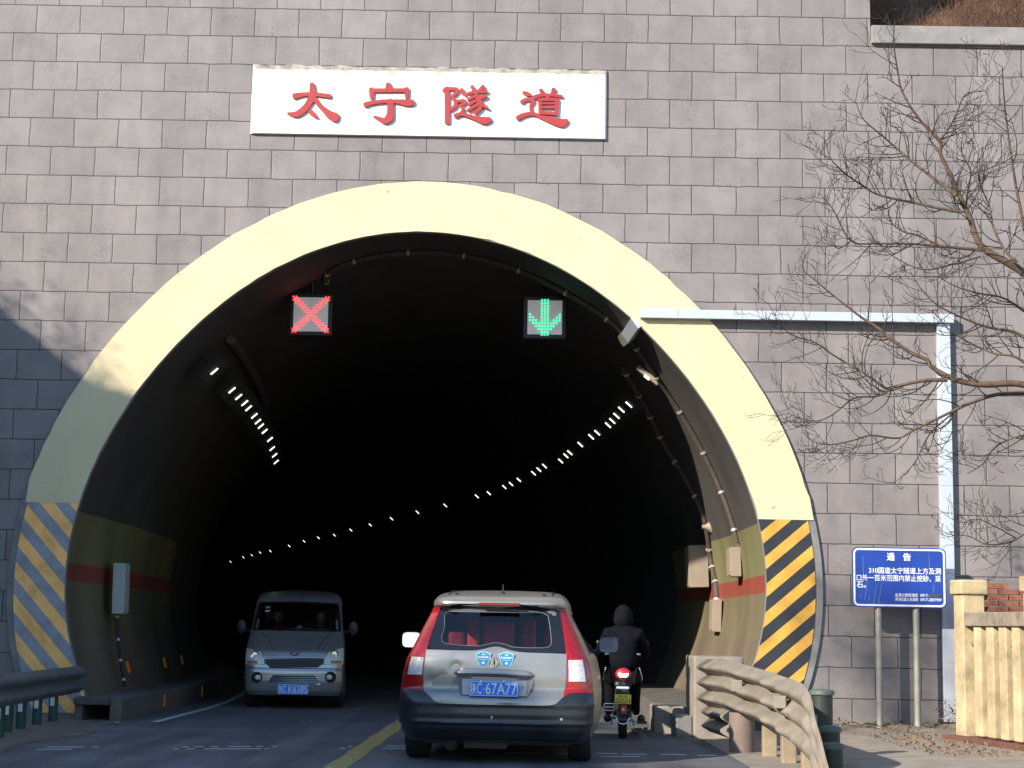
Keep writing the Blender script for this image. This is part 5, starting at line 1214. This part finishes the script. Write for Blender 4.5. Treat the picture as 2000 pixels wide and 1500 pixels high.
def face(parent, c, f, m_skin, m_hair, r=.1, hair=True):
    # head with a face; f = +1 looks toward +y, -1 toward -y
    c = Vector(c)
    hd = MB(); rows = []
    for i in range(15):
        ph = -math.pi/2 + math.pi*i/14; row = []
        for j in range(24):
            th = 2*math.pi*j/24; x = math.cos(ph)*math.sin(th)*.078; y = f*math.cos(ph)*math.cos(th)*.098; z = math.sin(ph)*.118
            if z < 0: x *= 1+z*1.7; y *= 1+z*.9
            fr = math.cos(th)
            if fr > .9 and abs(z+.01) < .05: y += f*.020*(fr-.9)/.1*(1-abs(z+.01)/.05)     # nose
            if fr > .8 and abs(abs(x)-.032) < .016 and abs(z-.012) < .022: y -= f*.010          # eye sockets
            if fr > .85 and abs(z+.062) < .012: y += f*.004                                    # lips
            row.append(c + Vector((x, y, z)))
        rows.append(row)
    hd.grid(rows, closed=True); H = hd.build('head', m_skin, parent, smooth=80, world=False)
    for s in (-1, 1):
        MB().lathe([(.001, -.01), (.009, -.006), (.011, 0), (.001, .01)], (c.x+s*.032, c.y+f*.082, c.z+.012), 10, 'y').build('eye', M['black'], H, world=False)
        MB().lathe([(.004, -.03), (.012, -.015), (.014, .01), (.004, .03)], (c.x+s*.080, c.y, c.z-.005), 8).build('ear', m_skin, H, world=False)
    if hair:
        rows = [[c + Vector((math.cos(ph)*math.sin(th)*.086, f*math.cos(ph)*math.cos(th)*.106 - f*.008, math.sin(ph)*.128+.004)) for th in [2*math.pi*j/24 for j in range(24)]] for ph in [R(38 + 52*i/6) for i in range(7)]]
        MB().grid(rows, closed=True).build('hair', m_hair, H, smooth=80, world=False)
        rows = [[c + Vector((math.cos(ph)*math.sin(th)*.086, f*math.cos(ph)*math.cos(th)*.106 - f*.008, math.sin(ph)*.128+.004)) for th in [R(75+210*j/14) for j in range(15)]] for ph in [R(-10 + 50*i/5) for i in range(6)]]
        MB().grid(rows).build('hair', m_hair, H, smooth=80, world=False)
    return H
def sitter(loc, label, cloth, arm):
    t = thing('person', label, 'person', loc, R(5))
    P = [((0, .10, .0), (.16, .13)), ((0, .12, .22), (.16, .12)), ((0, .13, .42), (.17, .11)), ((0, .11, .53), .065), ((0, .09, .60), .05)]
    E = [(0, 1), (1, 2), (2, 3), (3, 4)]
    for s in (-1, 1):
        k = len(P); P += [((s*.19, .12, .44), .07), ((s*.27, .02, .22), .055), ((s*arm[0], arm[1], arm[2]), .04)]; E += [(2, k), (k, k+1), (k+1, k+2)]
        k = len(P); P += [((s*.12, -.1, -.02), .085), ((s*.14, -.36, .02), .07), ((s*.14, -.40, -.36), .05)]; E += [(0, k), (k, k+1), (k+1, k+2)]
    skin('body', P, E, cloth, t)
    face(t, (0, .06, .70), -1, M['skin'], M['hair'])
    for s in (-1, 1): hand(t, (s*arm[0], arm[1], arm[2]), (-s*.2, -1, .1), (0, -.2, -1), M['skin'], s)
    return t
VL = VAN.location; RV = Matrix.Rotation(R(5), 3, 'Z')
sitter(VL + RV @ Vector((.34, 1.36, .66)), 'driver in dark clothes behind the van steering wheel', M['cloth'], (.14, -.30, .40))
sitter(VL + RV @ Vector((-.34, 1.36, .66)), 'passenger in a red jacket beside the van driver', M['redcloth'], (.18, -.24, .22))

# --- moped
mp_ = gnd(1216, 1444)
MO = thing('moped', 'red electric moped with yellow plate and chrome guard bar, seen from behind', 'moped', (mp_.x, mp_.y, 0), -R(3))
wheel(MO, 0, .22, .22, .10); wheel(MO, 0, 1.35, .22, .09)
def tb_(name, pth, r, m, parent=None, n=8): return MB().tube(pth, r, n).build(name, m, parent or MO, smooth=50, world=False)
rows = [[(s_*w_, y, z) for s_, w_, y, z in r] for r in ()]
MB().box(-.075, .075, .04, .55, .42, .57).build('rear_fairing', M['black'], MO, world=False, bevel=.04)
MB().box(-.10, .10, .14, .72, .57, .66).build('saddle', M['black'], MO, world=False, bevel=.04)
MB().box(-.11, .11, .55, 1.05, .20, .30).build('footboard', M['black'], MO, world=False, bevel=.02)
MB().box(-.15, .15, 1.05, 1.16, .25, .80).build('leg_shield', M['black'], MO, world=False, bevel=.05)
MB().box(-.075, .075, .03, .12, .565, .60).build('grab_plate', M['steel'], MO, world=False, bevel=.015)
for s in (-1, 1): tb_('rack_stay', [(s*.03, .06, .58), (s*.03, .03, .69)], .007, M['black'])
bk = MB(); rows = []
for i in range(9):
    ph = -math.pi/2 + math.pi*i/8
    rows.append([(math.cos(ph)*math.cos(t_)*.092, .02+math.cos(ph)*math.sin(t_)*.07, .742+math.sin(ph)*.073) for t_ in [2*math.pi*j/20 for j in range(20)]])
TC = bk.grid(rows, closed=True).build('tail_box', M['redplastic'], MO, smooth=60, world=False)
MB().prism([(-.066, .758), (-.034, .753), (0, .749), (.034, .753), (.066, .758), (.058, .722), (.038, .704), (-.038, .704), (-.058, .722)], -.062, -.03).build('tail_lens', mat('pale_lens', (.78, .76, .76), .3, var=.1, scale=30, coat=.5), TC, world=False)
pm = MB().box(-.094, .094, -.03, -.022, .402, .512).build('number_plate', M['yellowplate'], MO, world=False, bevel=.004)
text('plate_text', '陕C·电', M['black'], pm, -.05, .05, .478, .503, -.031, bold=.01)
text('plate_text', 'DSZ5218', M['black'], pm, -.082, .084, .411, .466, -.031, bold=.0)
RLm = MB().box(-.042, .042, -.01, .07, .27, .395).build('rear_lamp', M['redlens'], MO, world=False, bevel=.02)
MB().lathe([(.02, -.012), (.017, -.02), (.006, -.024)], (0, 0, .335), 14, 'y').build('lamp_eye', M['clearlens'], RLm, world=False, smooth=40)
MB().box(-.05, .05, .0, .4, .19, .265).build('mudguard', M['darkconc'], MO, world=False, bevel=.03)
gb = smoothpath([(-.128, .02, .165), (-.126, .0, .225), (-.105, -.02, .262), (-.078, -.03, .25), (-.058, -.04, .20), (-.02, -.05, .178), (.02, -.05, .178), (.05, -.04, .19), (.07, -.03, .235), (.095, -.02, .24), (.12, .0, .21), (.126, .02, .16)], 5)
tb_('guard_bar', gb, .009, M['chrome'])
for s in (-1, 1): tb_('bar_stay', [(s*.085, -.03, .245), (s*.06, .2, .27)], .008, M['chrome'])
for zz in (.305, .345, .385): tb_('side_guard', [(-.10, .4, zz), (-.21, .42, zz), (-.222, .42, .345)], .008, M['chrome'])
MB().box(.17, .285, .30, .40, .165, .195).build('pedal', M['black'], MO, world=False, bevel=.01)
tb_('pedal_crank', [(.06, .4, .2), (.20, .36, .18)], .011, M['steel'])
tb_('steering_column', [(0, 1.3, .25), (0, 1.12, .98)], .028, M['black'])
tb_('handlebar', smoothpath([(-.29, .98, .94), (-.18, 1.06, .96), (0, 1.12, .96), (.18, 1.06, .96), (.29, .98, .94)], 4), .014, M['chrome'])
for s in (-1, 1):
    st_ = tb_('mirror_stem', smoothpath([(s*.25, 1.02, .96), (s*.27, 1.0, 1.02), (s*.275, .98, 1.07)], 4), .007, M['chrome'])
    mm_ = MB().lathe([(.032, .01), (.036, 0), (.02, -.01)], (0, 0, 0), 14, 'y'); mm_.v = [(s*.285+v[0], .98+v[1], 1.095+v[2]*.8) for v in mm_.v]; mm_.build('mirror', M['black'], st_, world=False, smooth=40)
    tb_('knee_guard', smoothpath([(s*.20, .98, .60), (s*.235, .95, .66), (s*.215, .93, .75), (s*.20, .93, .80)], 4), .011, M['chrome'])
tb_('rear_fork', [(.07, .22, .22), (.08, .6, .3)], .02, M['black'])

# --- rider
RD = thing('person', 'rider in a dark hooded jacket and black trousers sitting on the red moped', 'person', MO.location, -R(3))
P = [((0, .36, .74), (.165, .14)), ((0, .37, .92), (.175, .14)), ((0, .40, 1.09), (.19, .135)), ((0, .43, 1.22), (.165, .115)), ((0, .46, 1.30), .068), ((0, .47, 1.36), .06)]
E_ = [(0, 1), (1, 2), (2, 3), (3, 4), (4, 5)]
for s in (-1, 1):
    k = len(P); P += [((s*.18, .44, 1.205), .082), ((s*.27, .58, .99), .066), ((s*.27, .80, .95), .053), ((s*.26, .93, .945), .042)]; E_ += [(3, k), (k, k+1), (k+1, k+2), (k+2, k+3)]
jk = skin('jacket_body', P, E_, M['cloth'], RD)
jk.name = 'body'
P = [((0, .38, .72), .12)]; E_ = []
for s in (-1, 1):
    k = len(P); P += [((s*.10, .42, .70), .095), ((s*.155, .82, .66), .08), ((s*.155, .72, .40), .06), ((s*.165, .68, .24), .05)]; E_ += [(0, k), (k, k+1), (k+1, k+2), (k+2, k+3)]
skin('trousers', P, E_, M['trouser'], RD)
for s in (-1, 1):
    x = s*.175 + (.05 if s > 0 else 0)
    skin('shoe', [((x, .58, .21), (.045, .055)), ((x, .68, .205), .05), ((x, .80, .19), .04)], [(0, 1), (1, 2)], M['black'], RD, 2, 1)
    hand(RD, (s*.26, .93, .945), (0, 1, .0), (0, .1, -1), M['trouser'], -s)
hr = []
for i in range(13):
    ph = -math.pi/2 + math.pi*i/12
    hr.append([(math.cos(ph)*math.sin(t_)*.112*(1+.10*(ph < -.2)), .47+math.cos(ph)*math.cos(t_)*.13, 1.40+math.sin(ph)*.15) for t_ in [R(35+290*j/22) for j in range(23)]])
MB().grid(hr).build('hood', mat('dark_hood', (.008, .008, .010), .9, var=.3, scale=18, bump=.3, spec=.08), RD, smooth=70, world=False)
face(RD, (0, .50, 1.395), 1, M['skin'], M['hair'], hair=False)
